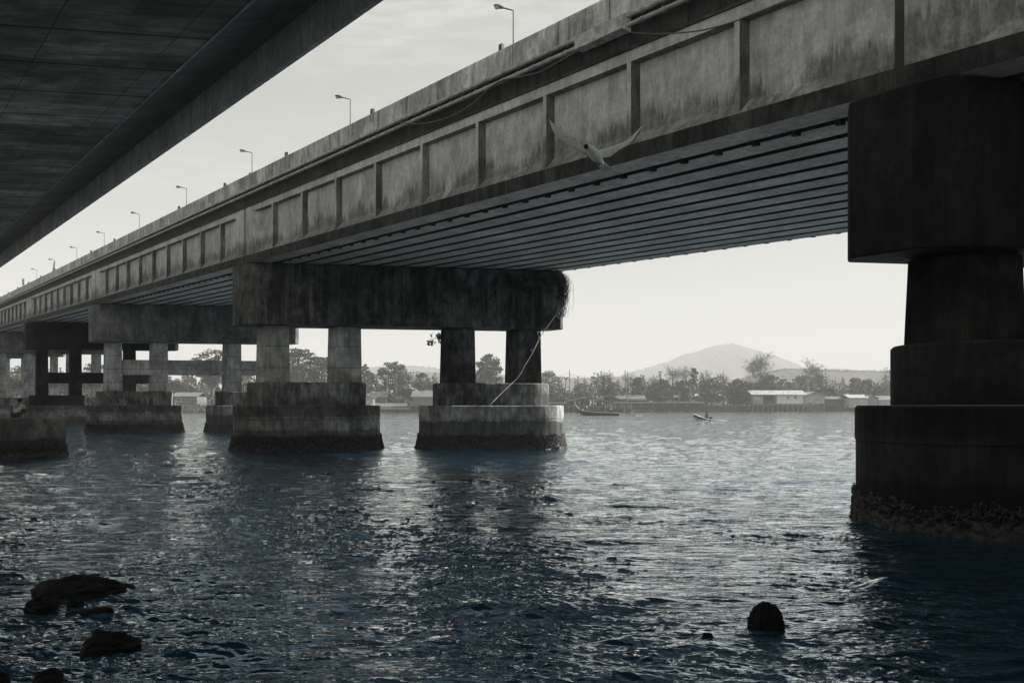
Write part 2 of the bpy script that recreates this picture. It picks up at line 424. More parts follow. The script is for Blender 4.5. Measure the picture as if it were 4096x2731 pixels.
def crust(sc,tc0,tc1,rad,top,count,parent,seed,frame=SN,size=.05,flare=.16):
    """rough skirt of shells around a pile cap at the tide line"""
    g=np.random.default_rng(seed); V=[];Fc=[]
    o=stadium(tc0,tc1,rad,40); P=np.array(o); nx=np.roll(P,-1,0); seg=np.hypot(*(nx-P).T); cum=np.concatenate([[0],np.cumsum(seg)]); Lp=cum[-1]
    ph_=g.random(4)*6.28
    wv_=1.0 if flare<.05 else .32
    def TOP(u): return .92-.06*wv_+wv_*(.13*math.sin(u*1.7+ph_[0])+.10*math.sin(u*4.3+ph_[1])+.07*math.sin(u*9.1+ph_[2]))
    # base skirt
    nu=int(Lp/.12); zl=np.linspace(-.35,top*.85,9); base=[]
    for zi,z in enumerate(zl):
        for u in np.linspace(0,Lp,nu,endpoint=False):
            i=min(np.searchsorted(cum,u,side='right')-1,len(P)-1); f=(u-cum[i])/max(seg[i],1e-6); p=P[i]*(1-f)+nx[i]*f
            c=np.array([min(max(p[0],tc0),tc1),0.0]); nd=(p-c)/max(np.hypot(*(p-c)),1e-6)
            h=1-z/top; fl=(.03+flare*max(h,0)**1.3)*(.65+.7*g.random()) if zi<len(zl)-1 else .004
            q=p+nd*fl; base.append(frame(sc,q[0],q[1],(z*TOP(u)*(.8 if z>0 else 1))+(g.random()-.5)*.03-(0.08*g.random() if zi==len(zl)-1 else 0)))
    nb=len(base); F4=[]
    for a in range(len(zl)-1):
        for u in range(nu):
            u2=(u+1)%nu; F4.append((a*nu+u,a*nu+u2,(a+1)*nu+u2)); F4.append((a*nu+u,(a+1)*nu+u2,(a+1)*nu+u))
    V=list(base)
    for _ in range(count):
        u=g.random()*Lp; i=min(np.searchsorted(cum,u,side='right')-1,len(P)-1); f=(u-cum[i])/max(seg[i],1e-6); p=P[i]*(1-f)+nx[i]*f
        c=np.array([min(max(p[0],tc0),tc1),0.0]); nd=(p-c)/max(np.hypot(*(p-c)),1e-6)
        z=top*1.22*TOP(u)*g.random()**.8+(g.random()-.5)*.10*g.random()*2
        fl=.02+flare*max(1-z/top,0)**1.3+.03*g.random(); q=p+nd*fl; s=size*(.5+g.random())
        ctr=np.array(frame(sc,q[0],q[1],z)); pr=np.array(frame(sc,q[0]+nd[0],q[1]+nd[1],z))-np.array(frame(sc,q[0],q[1],z))
        a=g.normal(size=3); a/=np.linalg.norm(a); b=np.cross(a,pr); b/=max(np.linalg.norm(b),1e-6); a=np.cross(pr,b)
        k=len(V)
        V+= [tuple(ctr+a*s-pr*s*.5),tuple(ctr-a*s*.5+b*s*.8-pr*s*.5),tuple(ctr-a*s*.5-b*s*.8-pr*s*.5),tuple(ctr+pr*s*.9+a*s*.4)]
        F4+=[(k,k+1,k+3),(k+1,k+2,k+3),(k+2,k,k+3)]
    return np_mesh('barnacle_crust',V,F4,3,M['crust'],parent)

PIERS=[(0,'the pier behind the camera'),(1,''),(2,''),(3,''),(4,''),(5,''),(6,''),(7,''),(8,'')]
plabel={0:'pier under the near end of the right-hand bridge, beyond the photo edge',
1:'nearest pier, its deep shade put into the concrete colour, filling the right edge of the photo',
2:'middle pier with a hanging vine and rope at its right end',
3:'third pier from the right, grey cap and pale tie beams between its columns',
4:'blackened fourth pier from the right, with dark tie beams',
5:'fifth pier from the right, at the left edge behind the blackened pier',
6:'sixth pier from the right, seen through the gaps of nearer piers',
7:'far pier seventh from the right, near the far bank',
8:'farthest pier of the right-hand bridge on the far bank'}
COLT=[(.81,2.03),(4.50,5.72),(10.55,11.77),(14.17,15.40)]
pier_ob={}
for k in range(9):
    sc=S_P[k]; zt=HB+GR*sc-.10; zb=zt-3.13
    root=empty('bridge_pier',W(sc,8.1,0)); pier_ob[k]=root
    tag(root,plabel[k],'bridge pier','piers of the right-hand bridge')
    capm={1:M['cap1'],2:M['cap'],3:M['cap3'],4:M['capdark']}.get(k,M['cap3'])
    # pier cap: long block with chamfered ends
    h,c=1.1,.5
    pl=[(-.4,-h+c),(.1,-h),(16.1,-h),(16.6,-h+c),(16.6,h-c),(16.1,h),(.1,h),(-.4,h-c)]
    mb=MB(); lv=[(zb,0),(zt-.5,0),(zt-.22,.10),(zt-.06,.28),(zt,.5)]
    rings=[]
    for z,cut in lv:
        rings.append([W(sc+s,(t-cut if t>8 else t),z) for t,s in pl])
    vs=[p for r_ in rings for p in r_]; m=8; fs=[];uv=[]
    for i in range(len(lv)-1):
        for q in range(m):
            q2=(q+1)%m; fs.append((i*m+q,i*m+q2,(i+1)*m+q2,(i+1)*m+q))
            uv.append([(pl[q][0]+pl[q][1],lv[i][0]),(pl[q2][0]+pl[q2][1],lv[i][0]),(pl[q2][0]+pl[q2][1],lv[i+1][0]),(pl[q][0]+pl[q][1],lv[i+1][0])])
    fs.append(tuple(reversed(range(m))));uv.append([(0,0)]*m); b=(len(lv)-1)*m; fs.append(tuple(b+q for q in range(m)));uv.append([(0,0)]*m)
    mb.add(vs,fs,uv); pc=mb.build('pier_cap',capm,root,bevel=.04)
    mb=MB(); box_st(mb,sc-.75,sc+.75,.3,15.9,zt+.002,zt+.10); mb.build('bearing_shelf',M['dark'],pc)
    zu=3.49
    for i,(t0,t1) in enumerate(COLT):
        mt=M['col']
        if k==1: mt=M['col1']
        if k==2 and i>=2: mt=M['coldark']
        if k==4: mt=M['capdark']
        mb=MB(); e=.035
        vs=[]
        for z,g in ((zu,e),(zb,0)):
            for s,t in ((-.55-g,t0-g*1.6),(-.55-g,t1+g),(.55+g,t1+g),(.55+g,t0-g*1.6)): vs.append(W(sc+s,t,z))
        fs=[(0,1,5,4),(1,2,6,5),(2,3,7,6),(3,0,4,7),(3,2,1,0),(4,5,6,7)]
        uv=[[(t0,zu),(t1,zu),(t1,zb),(t0,zb)],[(0,zu),(1.1,zu),(1.1,zb),(0,zb)],[(t0,zu),(t1,zu),(t1,zb),(t0,zb)],[(0,zu),(1.1,zu),(1.1,zb),(0,zb)],[(0,0)]*4,[(0,0)]*4]
        mb.add(vs,fs,uv); mb.build('column',mt,root,bevel=.05)
    if k>=3:
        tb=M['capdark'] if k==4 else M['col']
        for a,b in ((2.03,4.5),(5.72,10.55),(11.77,14.17)):
            mb=MB(); box_st(mb,sc-.42,sc+.42,a-.02,b+.02,4.92,6.19); mb.build('tie_beam',tb,root,bevel=.02)
    for i,(ta,tb_,ua,ub) in enumerate(((1.33,5.1,1.53,4.84),(10.94,15.13,11.2,14.8))):
        pm=M['pile'] if i==0 else M['pile2']
        um=M['upper']
        if k in (1,): pm=um=M['piledark']  # nearest pier: near-black colour stands in for its deep shade
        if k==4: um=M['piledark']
        mb=MB(); ring_solid(mb,sc,[(2.302,0),(3.44,0),(3.49,-.05)],ua,ub,1.4); mb.build('upper_pile_cap',um,root,smooth=False)
        mb=MB(); ring_solid(mb,sc,[(-1.2,.03),(.5,-.02),(1.595,-.02),(1.605,.0),(2.25,0),(2.3,-.05)],ta,tb_,1.9)
        pc=mb.build('pile_cap',pm,root)
        cnt={1:9000,2:9000,3:3500,4:2000}.get(k,600)
        crust(sc,ta,tb_,1.9,.66 if k!=1 else .5,cnt,pc,k*10+i,size={1:.028}.get(k,.045),flare=.03 if k==1 else .16)

# ------------------------------------------------------------------ left bridge overhead
lfr=lambda s,t,z:W(s,t,z+GR*s)
left=empty('overhead_bridge',W(-20,-16,11)); tag(left,'second concrete bridge passing overhead at the top left, seen from underneath with its boarded soffit','bridge')
tE=-9.96
for k in range(7):
    a,b=-70+32.7*k,-70+32.7*(k+1)
    mb=MB(); poly_frame(mb,lfr,[a+.01+(b-a-.02)*q/8 for q in range(9)],[(-22.4,11.07),(-22.4,12.3),(-11.52,12.3),(-11.52,11.07)]); 
    sl=mb.build('box_soffit',M['lsoffit'],left)
    mb=MB(); poly_frame(mb,lfr,[a+.02,b-.02],[(-11.517,11.09),(-11.517,12.29),(tE-.002,12.29),(tE-.002,11.50)])
    mb.build('cantilever_slab',M['lcant'],left)
    mb=MB(); poly_frame(mb,lfr,[a+.02,b-.02],[(-23.9,11.50),(-23.9,12.29),(-22.403,12.29),(-22.403,11.09)])
    mb.build('cantilever_slab',M['lcant'],left)
mb=MB(); poly_frame(mb,lfr,[-70,158.9],[(-23.9,12.31),(-23.9,13.4),(-23.6,13.4),(-23.6,12.5),(tE+.02,12.5),(tE+.02,13.4),(tE+.3,13.4),(tE+.3,12.31)]); mb.build('roadway_parapet',M['slabedge'],left)
mb=MB(); s=-69.9
while s<158:
    w=1.085
    poly_frame(mb,lfr,[s,s+w],[(tE,10.80),(tE,12.29),(tE+.18,12.29),(tE+.18,10.74),(tE+.06,10.74)]); s+=1.12
mb.build('edge_panel_row',M['lfascia'],left)
mb=MB(); poly_frame(mb,lfr,[-70,158],[(tE+.09,10.82),(tE+.09,12.28),(tE+.16,12.28),(tE+.16,10.82)]); mb.build('edge_backing',M['black'],left)
mb=MB(); poly_frame(mb,lfr,[-70,158],[(-11.56,11.055),(-11.56,11.085),(-11.50,11.085),(-11.50,11.055)]); mb.build('soffit_arris',M['lfascia'],left)
for j,sc in enumerate((-4.0,36.0,-58.0,76.0)):
    root=empty('bridge_pier',W(sc,-16,0))
    lab=['low pile cap at the left edge of the photo with a person sitting on it','second pier of the overhead bridge, beyond the left edge of the photo','pier of the overhead bridge beside the camera, outside the photo','far pier of the overhead bridge, hidden at the left'][j]
    tag(root,lab,'bridge pier','piers of the overhead bridge')
    mb=MB(); ring_solid(mb,sc,[(-1.2,0),(1.68,0),(1.73,-.05)],-20.4,-11.54,1.9); pc=mb.build('pile_cap',M['leftpile'],root)
    crust(sc,-20.4,-11.54,1.9,.42,5000 if j==0 else 800,pc,70+j,size=.035,flare=.06)
    for ta,tb_ in ((-19.6,-18.2),(-15.9,-14.5)):
        mb=MB(); box_st(mb,sc-.6,sc+.6,ta,tb_,1.72,9.6+GR*sc); mb.build('column',M['col'],root,bevel=.04)
    mb=MB(); box_st(mb,sc-.9,sc+.9,-21.6,-12.4,9.5+GR*sc,11.02+GR*sc); mb.build('pier_cap',M['cap'],root,bevel=.04)

# ------------------------------------------------------------------ street lamps on the far parapet
lamp_lab=['street lamp standing highest, nearest the top edge of the photo','second street lamp from the right','third street lamp from the right, a small camera fixed low on its pole','fourth street lamp from the right','fifth street lamp from the right','sixth street lamp from the right','seventh street lamp from the right','eighth street lamp from the right, behind the leaning mast','leftmost street lamp, by the striped signal post']
def lamp_at(s):
    b=fr(s,16.3,3.36); return b
for k in range(9):
    Y=44.05+14.55*k; t=16.3; s=(Y-BY-EY*t)/DY; b=fr(s,t,3.36)
    root=empty('street_lamp',b); tag(root,lamp_lab[k],'street lamp','street lamps along the bridge')
    pxs=[2062,1404,1007,749,559,420,310,220,149][k]
    # height so that the arm sits on the observed line
    x_off=3000*38.56/Y; top=zpx(1472-.5445*x_off,Y)
    mb=MB(); tube(mb,[b,(b[0],b[1],b[2]+1.2),(b[0],b[1],top)],[.075,.06,.038],8); mb.build('pole',M['lamp'],root,smooth=True)
    mb=MB(); box(mb,(b[0],b[1],b[2]+.06),(.3,.3,.12)); mb.build('base_plate',M['dark'],root)
    ax=Vector((-EX,-EY,0)); p0=Vector((b[0],b[1],top-.03)); sc_=1.0
    if k==1: ax=Vector((-EX,-EY,0))
    mb=MB(); tube(mb,[tuple(p0-ax*.04),tuple(p0+ax*.62+Vector((0,0,.13)))],[.036,.05],8); mb.build('arm',M['lamp'],root,smooth=True)
    h0=p0+ax*.55+Vector((0,0,.12))
    mb=MB(); pts=[h0+ax*(.62*u)+Vector((0,0,.11*u)) for u in (0,.15,.4,.65,.85,1)]
    tube(mb,[tuple(p) for p in pts],[.05,.075,.115,.125,.09,.03],10); hd=mb.build('lamp_head',M['lamp'],root,smooth=True)
    mb=MB(); c=h0+ax*.42+Vector((0,0,.0)); blob(mb,tuple(c),(.16,.11,.12),10,6)
    mb.build('lamp_glass',flat('lamp_glass',.35,.15) if 'lg' not in M else M['lg'],hd,smooth=True)
    M['lg']=bpy.data.materials['lamp_glass']
    if k==2:
        mb=MB(); c=(b[0]-.22,b[1],b[2]+ (zpx(695,Y)-b[2])); tube(mb,[(b[0],b[1],c[2]+.06),(c[0],c[1],c[2]+.06)],.02,6); tube(mb,[(c[0],c[1],c[2]+.07),(c[0],c[1],c[2]-.02)],[.09,.09],10); blob(mb,(c[0],c[1],c[2]-.04),(.08,.08,.09)); mb.build('security_camera',M['dark'],root,smooth=True)
# leaning mast and striped post farther along
b=fr((44.05+14.55*7-BY-EY*16.9)/DY+1.0,16.3,3.36); Yb=b[1]
def pp(px,py,Y): return (atpx(px,Y),Y,zpx(py,Y))
mast=empty('leaning_mast',(atpx(210,Yb),Yb,b[2])); tag(mast,'leaning lattice mast standing against the eighth street lamp','mast')
mb=MB(); tube(mb,[pp(209,1110,Yb),pp(218,1046,Yb)],[.14,.11],8)
mb.build('pole',M['lamp'],mast)
mb=MB()
for q in range(5): tube(mb,[pp(206+q*1.5,1086-q*9,Yb),pp(214+q*1.5,1086-q*9,Yb)],.03,5)
mb.build('rung',M['lamp'],mast)
Yb=125.0
sp=empty('signal_post',pp(93,1158,Yb)); tag(sp,'short post with a stack of striped boxes above the parapet at far left','signal post')
mb=MB(); tube(mb,[pp(93,1160,Yb),pp(93,1128,Yb)],.09,8); mb.build('pole',M['lamp'],sp)
for q in range(4):
    mb=MB(); c=pp(93,1117.5+q*6.0,Yb); box(mb,c,(.24,.24,.19)); mb.build('signal_box',M['dark'] if q%2 else M['lamp'],sp)

# ------------------------------------------------------------------ water
def wave_tile(N,L,lmin,lmax,slope,seed,wdir,spread,ex=1.65):
    g=np.random.default_rng(seed); k1=np.fft.fftfreq(N,L/N)*2*np.pi; kx,ky=np.meshgrid(k1,k1,indexing='ij'); k=np.hypot(kx,ky); k[0,0]=1e9
    amp=k**-ex; amp[(k<2*np.pi/lmax)|(k>2*np.pi/lmin)]=0
    c=np.abs((kx*wdir[0]+ky*wdir[1])/k); amp*= (0.12+0.88*c**spread)
    h=np.real(np.fft.ifft2(amp*(g.normal(size=(N,N))+1j*g.normal(size=(N,N)))))
    gx,gy=np.gradient(h,L/N); s=np.sqrt((gx**2+gy**2).mean()); h=h*(slope/s)
    return h-h.min()*0-h.mean()
def samp(tile,L,X,Y,rot):
    N=tile.shape[0]; c,s=math.cos(rot),math.sin(rot); u=((X*c-Y*s)/L*N)%N; v=((X*s+Y*c)/L*N)%N
    i=np.floor(u).astype(int)%N; j=np.floor(v).astype(int)%N; fu=u-np.floor(u); fv=v-np.floor(v); i2=(i+1)%N; j2=(j+1)%N
    return (tile[i,j]*(1-fu)+tile[i2,j]*fu)*(1-fv)+(tile[i,j2]*(1-fu)+tile[i2,j2]*fu)*fv
TA=wave_tile(640,9.7,.065,.5,.225,1,(.16,.98),3.4,1.35)
TB=wave_tile(768,37.0,.42,2.4,.085,2,(-.12,.99),3.5)
TC=wave_tile(512,143.0,3.0,12,.016,3,(.4,.9),2)
q=np.concatenate([np.arange(310,40,-.5),np.arange(40,6,-.33),np.geomspace(6,.25,40)])
Yr=HC*750/q
u=np.arange(-.76,.7601,.00145); u=np.concatenate([-np.geomspace(8,.80,26),u,np.geomspace(.80,8,26)])
YY,UU=np.meshgrid(Yr,u,indexing='ij'); XX=UU*YY
dY=YY*YY/(750*HC)*.5
wA=np.clip(1-(YY-14)/40,0,1); wB=np.clip(1-(YY-35)/110,0,1); wC=np.clip(1-(YY-120)/260,0,1)
edge=np.clip((1.2-np.abs(UU))/.3,0,1)
patch=np.clip(.9+.35*samp(TC,143*.6,XX,YY,.7)/TC.std(),.4,1.2)
TB=TB+.22*(TB*TB/TB.std()-TB.std()); TA=TA+.06*(TA*TA/TA.std()-TA.std())
Z=(samp(TA,9.7,XX,YY,.11)*wA*patch+samp(TB,37,XX,YY,-.07)*wB*(.6+.4*patch)+samp(TC,143,XX,YY,.2)*wC)*edge
nr,nc=YY.shape
V=np.stack([XX,YY,Z],-1).reshape(-1,3)
a=(np.arange(nr-1)[:,None]*nc+np.arange(nc-1)[None,:]); Fq=np.stack([a,a+1,a+nc+1,a+nc],-1).reshape(-1,4)
b0=len(V); y0=Yr[0]; xs=8*y0
V=np.vstack([V,[[-xs,y0,0],[xs,y0,0],[-xs,-60,0],[xs,-60,0]]]); Fq=np.vstack([Fq,[[b0+2,b0+3,b0+1,b0]]])
N=NT('river_water'); p=N.pos()
n1=N.noise(N.scale(p,(.9,3.9,1)),1.5,5,.6,.3); n2=N.noise(N.scale(p,(.35,.9,1)),1.0,3,.55,.3); n3=N.noise(N.scale(p,(2,6,1)),2.2,3,.6)
n1=N.ramp(n1,.46,.74,0,1); n2=N.math('POWER',N.ramp(n2,.35,.8,0,1),1.6)
hh=N.math('ADD',N.math('MULTIPLY',n1,.055),N.math('ADD',N.math('MULTIPLY',n2,.09),N.math('MULTIPLY',n3,.016)))
bp=N.node('ShaderNodeBump'); bp.inputs['Strength'].default_value=1.0; bp.inputs['Distance'].default_value=.62; N.l.new(hh,bp.inputs['Height']); N.l.new(bp.outputs[0],N.b.inputs['Normal'])
N.b.inputs['Base Color'].default_value=(.006,.026,.046,1); N.b.inputs['Specular Tint'].default_value=(.20,.36,.52,1); N.b.inputs['Roughness'].default_value=.02; N.b.inputs['IOR'].default_value=1.4; N.b.inputs['Specular IOR Level'].default_value=.5
gl=N.node('ShaderNodeBsdfGlossy'); gl.inputs['Roughness'].default_value=.03; gl.inputs['Color'].default_value=(.99,1,.99,1); N.l.new(bp.outputs[0],gl.inputs['Normal'])
lw=N.node('ShaderNodeLayerWeight'); lw.inputs['Blend'].default_value=.5; N.l.new(bp.outputs[0],lw.inputs['Normal'])
fz=N.math('POWER',lw.outputs['Facing'],3.1); mc=N.node('ShaderNodeMix',data_type='RGBA'); N.l.new(N.ramp(fz,.12,.72),mc.inputs[0]); mc.inputs[6].default_value=(.22,.50,.74,1); mc.inputs[7].default_value=(.99,1,.98,1); N.l.new(mc.outputs[2],gl.inputs['Color'])
ms=N.node('ShaderNodeMixShader'); N.l.new(fz,ms.inputs[0]); N.l.new(N.b.outputs[0],ms.inputs[1]); N.l.new(gl.outputs[0],ms.inputs[2]); N.l.new(ms.outputs[0],N.n['Material Output'].inputs['Surface'])
M['water']=N.m
wat=np_mesh('river_water',V,Fq,4,M['water'],smooth=True); tag(wat,kind='structure')
# river bed / ground sheet reaching the horizon
M['ground']=flat('earth',.06,.9,var=.5,sc=.05)
M['bank']=flat('bank_mud',.045,.9,var=.7,sc=.6)
mb=MB(); mb.add([(-9000,-9000,-3),(9000,-9000,-3),(9000,9000,-3),(-9000,9000,-3)],[(0,1,2,3)]); tag(mb.build('ground',M['ground']),kind='structure')

# ------------------------------------------------------------------ far bank, hills
def YS(x): return 264.3+.25*x
mb=MB(); xs=[-900,-500,-300]+list(range(-200,260,4))+[300,500,900]; prof=[(0,-1.0),(.3,.35),(1.6,1.0),(3.2,1.7),(7,2.1),(40,2.4),(160,4),(700,9),(2600,10)]
vs=[]
for x in xs:
    for (d,z) in prof:
        j=random.uniform(-.25,.25) if 0<d<30 else 0
        vs.append((x*(1+d/260*.9 if d>30 else 1),YS(x)+d+j*2+(random.uniform(-.6,.6) if d<2 else 0),z+j))
m=len(prof); fs=[(i*m+k,(i+1)*m+k,(i+1)*m+k+1,i*m+k+1) for i in range(len(xs)-1) for k in range(m-1)]
mb.add(vs,fs); tag(mb.build('far_bank',M['bank']),kind='structure')
# near bank behind the camera, where the bridges come ashore; raised out of view to block low sky light
mb=MB(); vs=[]
xs=[-120,-60,-30,-12,0,12,30,60,120]; prof=[(-2.0,-1.2),(-3.0,.2),(-5,1.6),(-9,2.4),(-16,5.2),(-26,10.0),(-48,19.0),(-300,24.0)]
for x in xs:
    for (y,z) in prof: vs.append((x,y-.10*abs(x-5)+random.uniform(-.3,.3),z+random.uniform(-.15,.15)))
m=len(prof); fs=[(i*m+k,(i+1)*m+k,(i+1)*m+k+1,i*m+k+1) for i in range(len(xs)-1) for k in range(m-1)]
mb.add(vs,fs); tag(mb.build('near_bank_sky_block',M['bank']),kind='structure')

M['hill']=flat('hill_forest',.05,.95,var=.4,sc=.02)
def hill(name,pts,Y,depth,rough,seed):
    g=random.Random(seed); px=[p[0] for p in pts]; mb=MB(); n=420; vs=[]; rows=[-1,-.8,-.62,-.46,-.32,-.2,-.1,-.03,0,.1,.4,1]; ph=[g.random()*6.3 for _ in range(8)]
    for i in range(n):
        x=px[0]+(px[-1]-px[0])*i/(n-1); py=np.interp(x,px,[p[1] for p in pts]); 
        for r_ in rows:
            Yr_=Y+depth*r_; f=math.cos(r_*math.pi/2)**1.2 if abs(r_)<1 else 0
            z=max((zpx(py,Y)+20)*f-20,-20)+ .25*f*rough*(.5*math.sin(x/5.1+ph[2]+r_*9)+.4*math.sin(x/2.7+ph[3]-r_*5))+f*rough*1.5*(1-f)*3*math.sin(x/23+ph[0]+r_*7)*math.sin(x/61+ph[1]-r_*4)
            vs.append(((x-HX)/F*Y,Yr_,z))
    m=len(rows); fs=[(i*m+k,(i+1)*m+k,(i+1)*m+k+1,i*m+k+1) for i in range(n-1) for k in range(m-1)]
    mb.add(vs,fs); o=mb.build(name,M['hill'],smooth=True); tag(o,kind='structure'); return o
hill('hill',[(2380,1520),(2480,1505),(2527,1493),(2572,1479),(2628,1467),(2664,1454),(2706,1436),(2736,1423),(2795,1408),(2855,1388),(2900,1382),(2923,1380),(2946,1385),(2971,1393),(3025,1409),(3060,1420),(3092,1433),(3124,1449),(3153,1462),(3172,1471),(3230,1490),(3300,1510)],2300,500,7,1)
hill('hill',[(3200,1510),(3290,1478),(3347,1473),(3392,1484),(3456,1492),(3561,1500),(3800,1520),(4200,1540)],2500,400,5,2)
hill('hill',[(2950,1530),(3020,1500),(3124,1481),(3200,1479),(3280,1484),(3350,1489),(3420,1488),(3561,1489),(3700,1486),(4000,1495),(4300,1510)],900,200,2.6,3)
hill('hill',[(1250,1520),(1400,1490),(1469,1475),(1510,1472),(1560,1474),(1606,1464),(1645,1468),(1680,1470),(1725,1472),(1760,1486),(1850,1500),(2250,1505)],1900,400,6,4)
hill('hill',[(1000,1530),(1600,1512),(1643,1486),(1755,1490),(2300,1512),(2700,1515),(3000,1520)],1100,200,4,5)

# ------------------------------------------------------------------ trees
def leafmat(name,g,var):
    N=NT(name); p=N.pos(); n=N.noise(p,.9,3); n2=N.noise(p,7,2); v=N.math('MULTIPLY',N.ramp(n,.3,.7,1-var,1+var),N.math('MULTIPLY',N.ramp(n2,.3,.7,.6,1.5),g))
    return N.out(N.grey(v,(.98,1,.9)),.55,.4)
M['leaf']=leafmat('foliage',.09,.45); M['leaf2']=leafmat('foliage_pale',.17,.4); M['leaf3']=leafmat('foliage_dark',.045,.4); M['bark']=flat('bark',.10,.9,var=.4,sc=2)
def quads(centers,size,g,up=.0):
    n=len(centers); a=g.normal(size=(n,3)); a/=np.linalg.norm(a,axis=1)[:,None]; r_=g.normal(size=(n,3)); b=np.cross(a,r_); b/=np.linalg.norm(b,axis=1)[:,None]
    s=size*(.5+g.random((n,1))); a=a*s; b=b*s*.6
    V=np.stack([centers-a,centers-b*.9,centers+a,centers+b*.9],1).reshape(-1,3); Fq=np.arange(4*n).reshape(-1,4); return V,Fq
def tree(px,Y,top,w,label,kind='broad',mat='leaf',base=2.2,n=1500,name='tree',group='trees on the far bank',low=.28,cat='tree'):
    sd=int(px*7+top); g=np.random.default_rng(sd); rr=random.Random(sd); x=atpx(px,Y); H=zpx(top,Y)-base; wr=w/F*Y/2
    root=empty(name,(x,Y,base)); tag(root,label,cat,group)
    mb=MB(); cl=[]
    if kind=='palm':
        lean=rr.uniform(-.6,.6); tube(mb,[(x,Y,base-.5),(x+lean*.4,Y,base+H*.4),(x+lean,Y,base+H*.78)],[.22,.17,.13],7); mb.build('trunk',M['bark'],root)
        V=[];Fq=[]; c0=np.array([x+lean,Y,base+H*.78])
        for k in range(17):
            az=2*math.pi*k/17+rr.random()*.3; el=rr.uniform(.1,1.35); Lf=wr*rr.uniform(.9,1.15); prev=None
            d=np.array([math.cos(az),math.sin(az),0]); side=np.array([-d[1],d[0],0])
            for j in range(9):
                u=j/8; p_=c0+d*Lf*u*math.cos(el*(1-u*.5))+np.array([0,0,Lf*(math.sin(el)*u*1.15-u*u*.95*(1.2-math.sin(el)*.5))])
                if j:
                    for sg in (-1,1):
                        for h in (.25,.75):
                            q0=p_*h+prev*(1-h); tip=q0+side*sg*Lf*.22*(1-u*.55)+d*Lf*.06-np.array([0,0,Lf*.10]); i0=len(V)
                            V+=[q0-d*.07,tip,q0+d*.09,q0+d*.02]; Fq.append((i0,i0+1,i0+2,i0+3))
                prev=p_
        np_mesh('crown',np.array(V),np.array(Fq),4,M[mat],root); return root
    if kind=='airy':
        tube(mb,[(x,Y,base-.5),(x,Y,base+H*.5),(x,Y,base+H*.97)],[.28,.16,.03],6); nb=max(9,int(w/6)); C=[]
        for k in range(nb):
            h0=base+H*rr.uniform(.18,.75); az=rr.random()*6.28; ex=wr*rr.uniform(.35,1.0); e=Vector((x+math.cos(az)*ex,Y+math.sin(az)*ex*.8,min(h0+H*rr.uniform(.25,.42),base+H*(1.0-.35*(ex/wr)**2)*rr.uniform(.88,1.0))))
            s_=Vector((x,Y,h0)); mid=s_.lerp(e,.5)+Vector((0,0,-H*.03)); tube(mb,[s_,mid,e],[.1,.06,.02],5)
            for _ in range(6):
                u_=rr.uniform(.35,1); st=s_.lerp(e,u_); en=st+Vector((rr.gauss(0,.09)*H,rr.gauss(0,.06)*H,rr.uniform(.02,.14)*H)); tube(mb,[st,en],[.035,.012],4)
                m_=max(4,n//(nb*6)); t_=g.random((m_,1)); C.append(np.array(st)*(1-t_)+np.array(en)*t_+g.normal(size=(m_,3))*.035*H*np.array([1,1,.8]))
        mb.build('trunk',M['bark'],root); V,Fq=quads(np.vstack(C),.20,g); np_mesh('crown',V,Fq,4,M[mat],root); return root
    th=base+H*low*1.1
    tube(mb,[(x,Y,base-.6),(x+rr.uniform(-.3,.3),Y,base+H*.2),(x,Y,th)],[max(.25,H*.035),H*.026,H*.02],7)
    ncl=int(30+w/3); n=int(n*1.7); C=[]
    for k in range(ncl):
        az=rr.random()*6.28; v_=rr.uniform(0.0,1.0); zc=th+(base+H-th)*(v_*.93)
        if kind=='umbrella': rad=wr*(.55+.4*math.sin(v_*2.6))*rr.uniform(.15,1)**.7; zc=th+(base+H-th)*(.12+v_*.8); cz=.42
        else: rad=wr*math.sqrt(max(.05,1-(1.75*(v_-.42))**2))*rr.uniform(.3,.95); cz=.7
        c_=np.array([x+math.cos(az)*rad,Y+math.sin(az)*rad,zc]); cr=wr*rr.uniform(.16,.32)
        tube(mb,[(x,Y,th-H*.03*rr.random()),((x+c_[0])/2,(Y+c_[1])/2,(th+c_[2])/2-.04*H),tuple(c_)],[H*.014,H*.009,H*.003],5)
        m_=int(n/ncl*rr.uniform(.5,1.5)); d=g.normal(size=(m_,3)); d/=np.linalg.norm(d,axis=1)[:,None]; d*=g.random((m_,1))**.45
        C.append(c_+d*cr*np.array([1.15,1.15,cz]))
    mb.build('trunk',M['bark'],root); V,Fq=quads(np.vstack(C),.36,g); np_mesh('crown',V,Fq,4,M[mat],root); return root

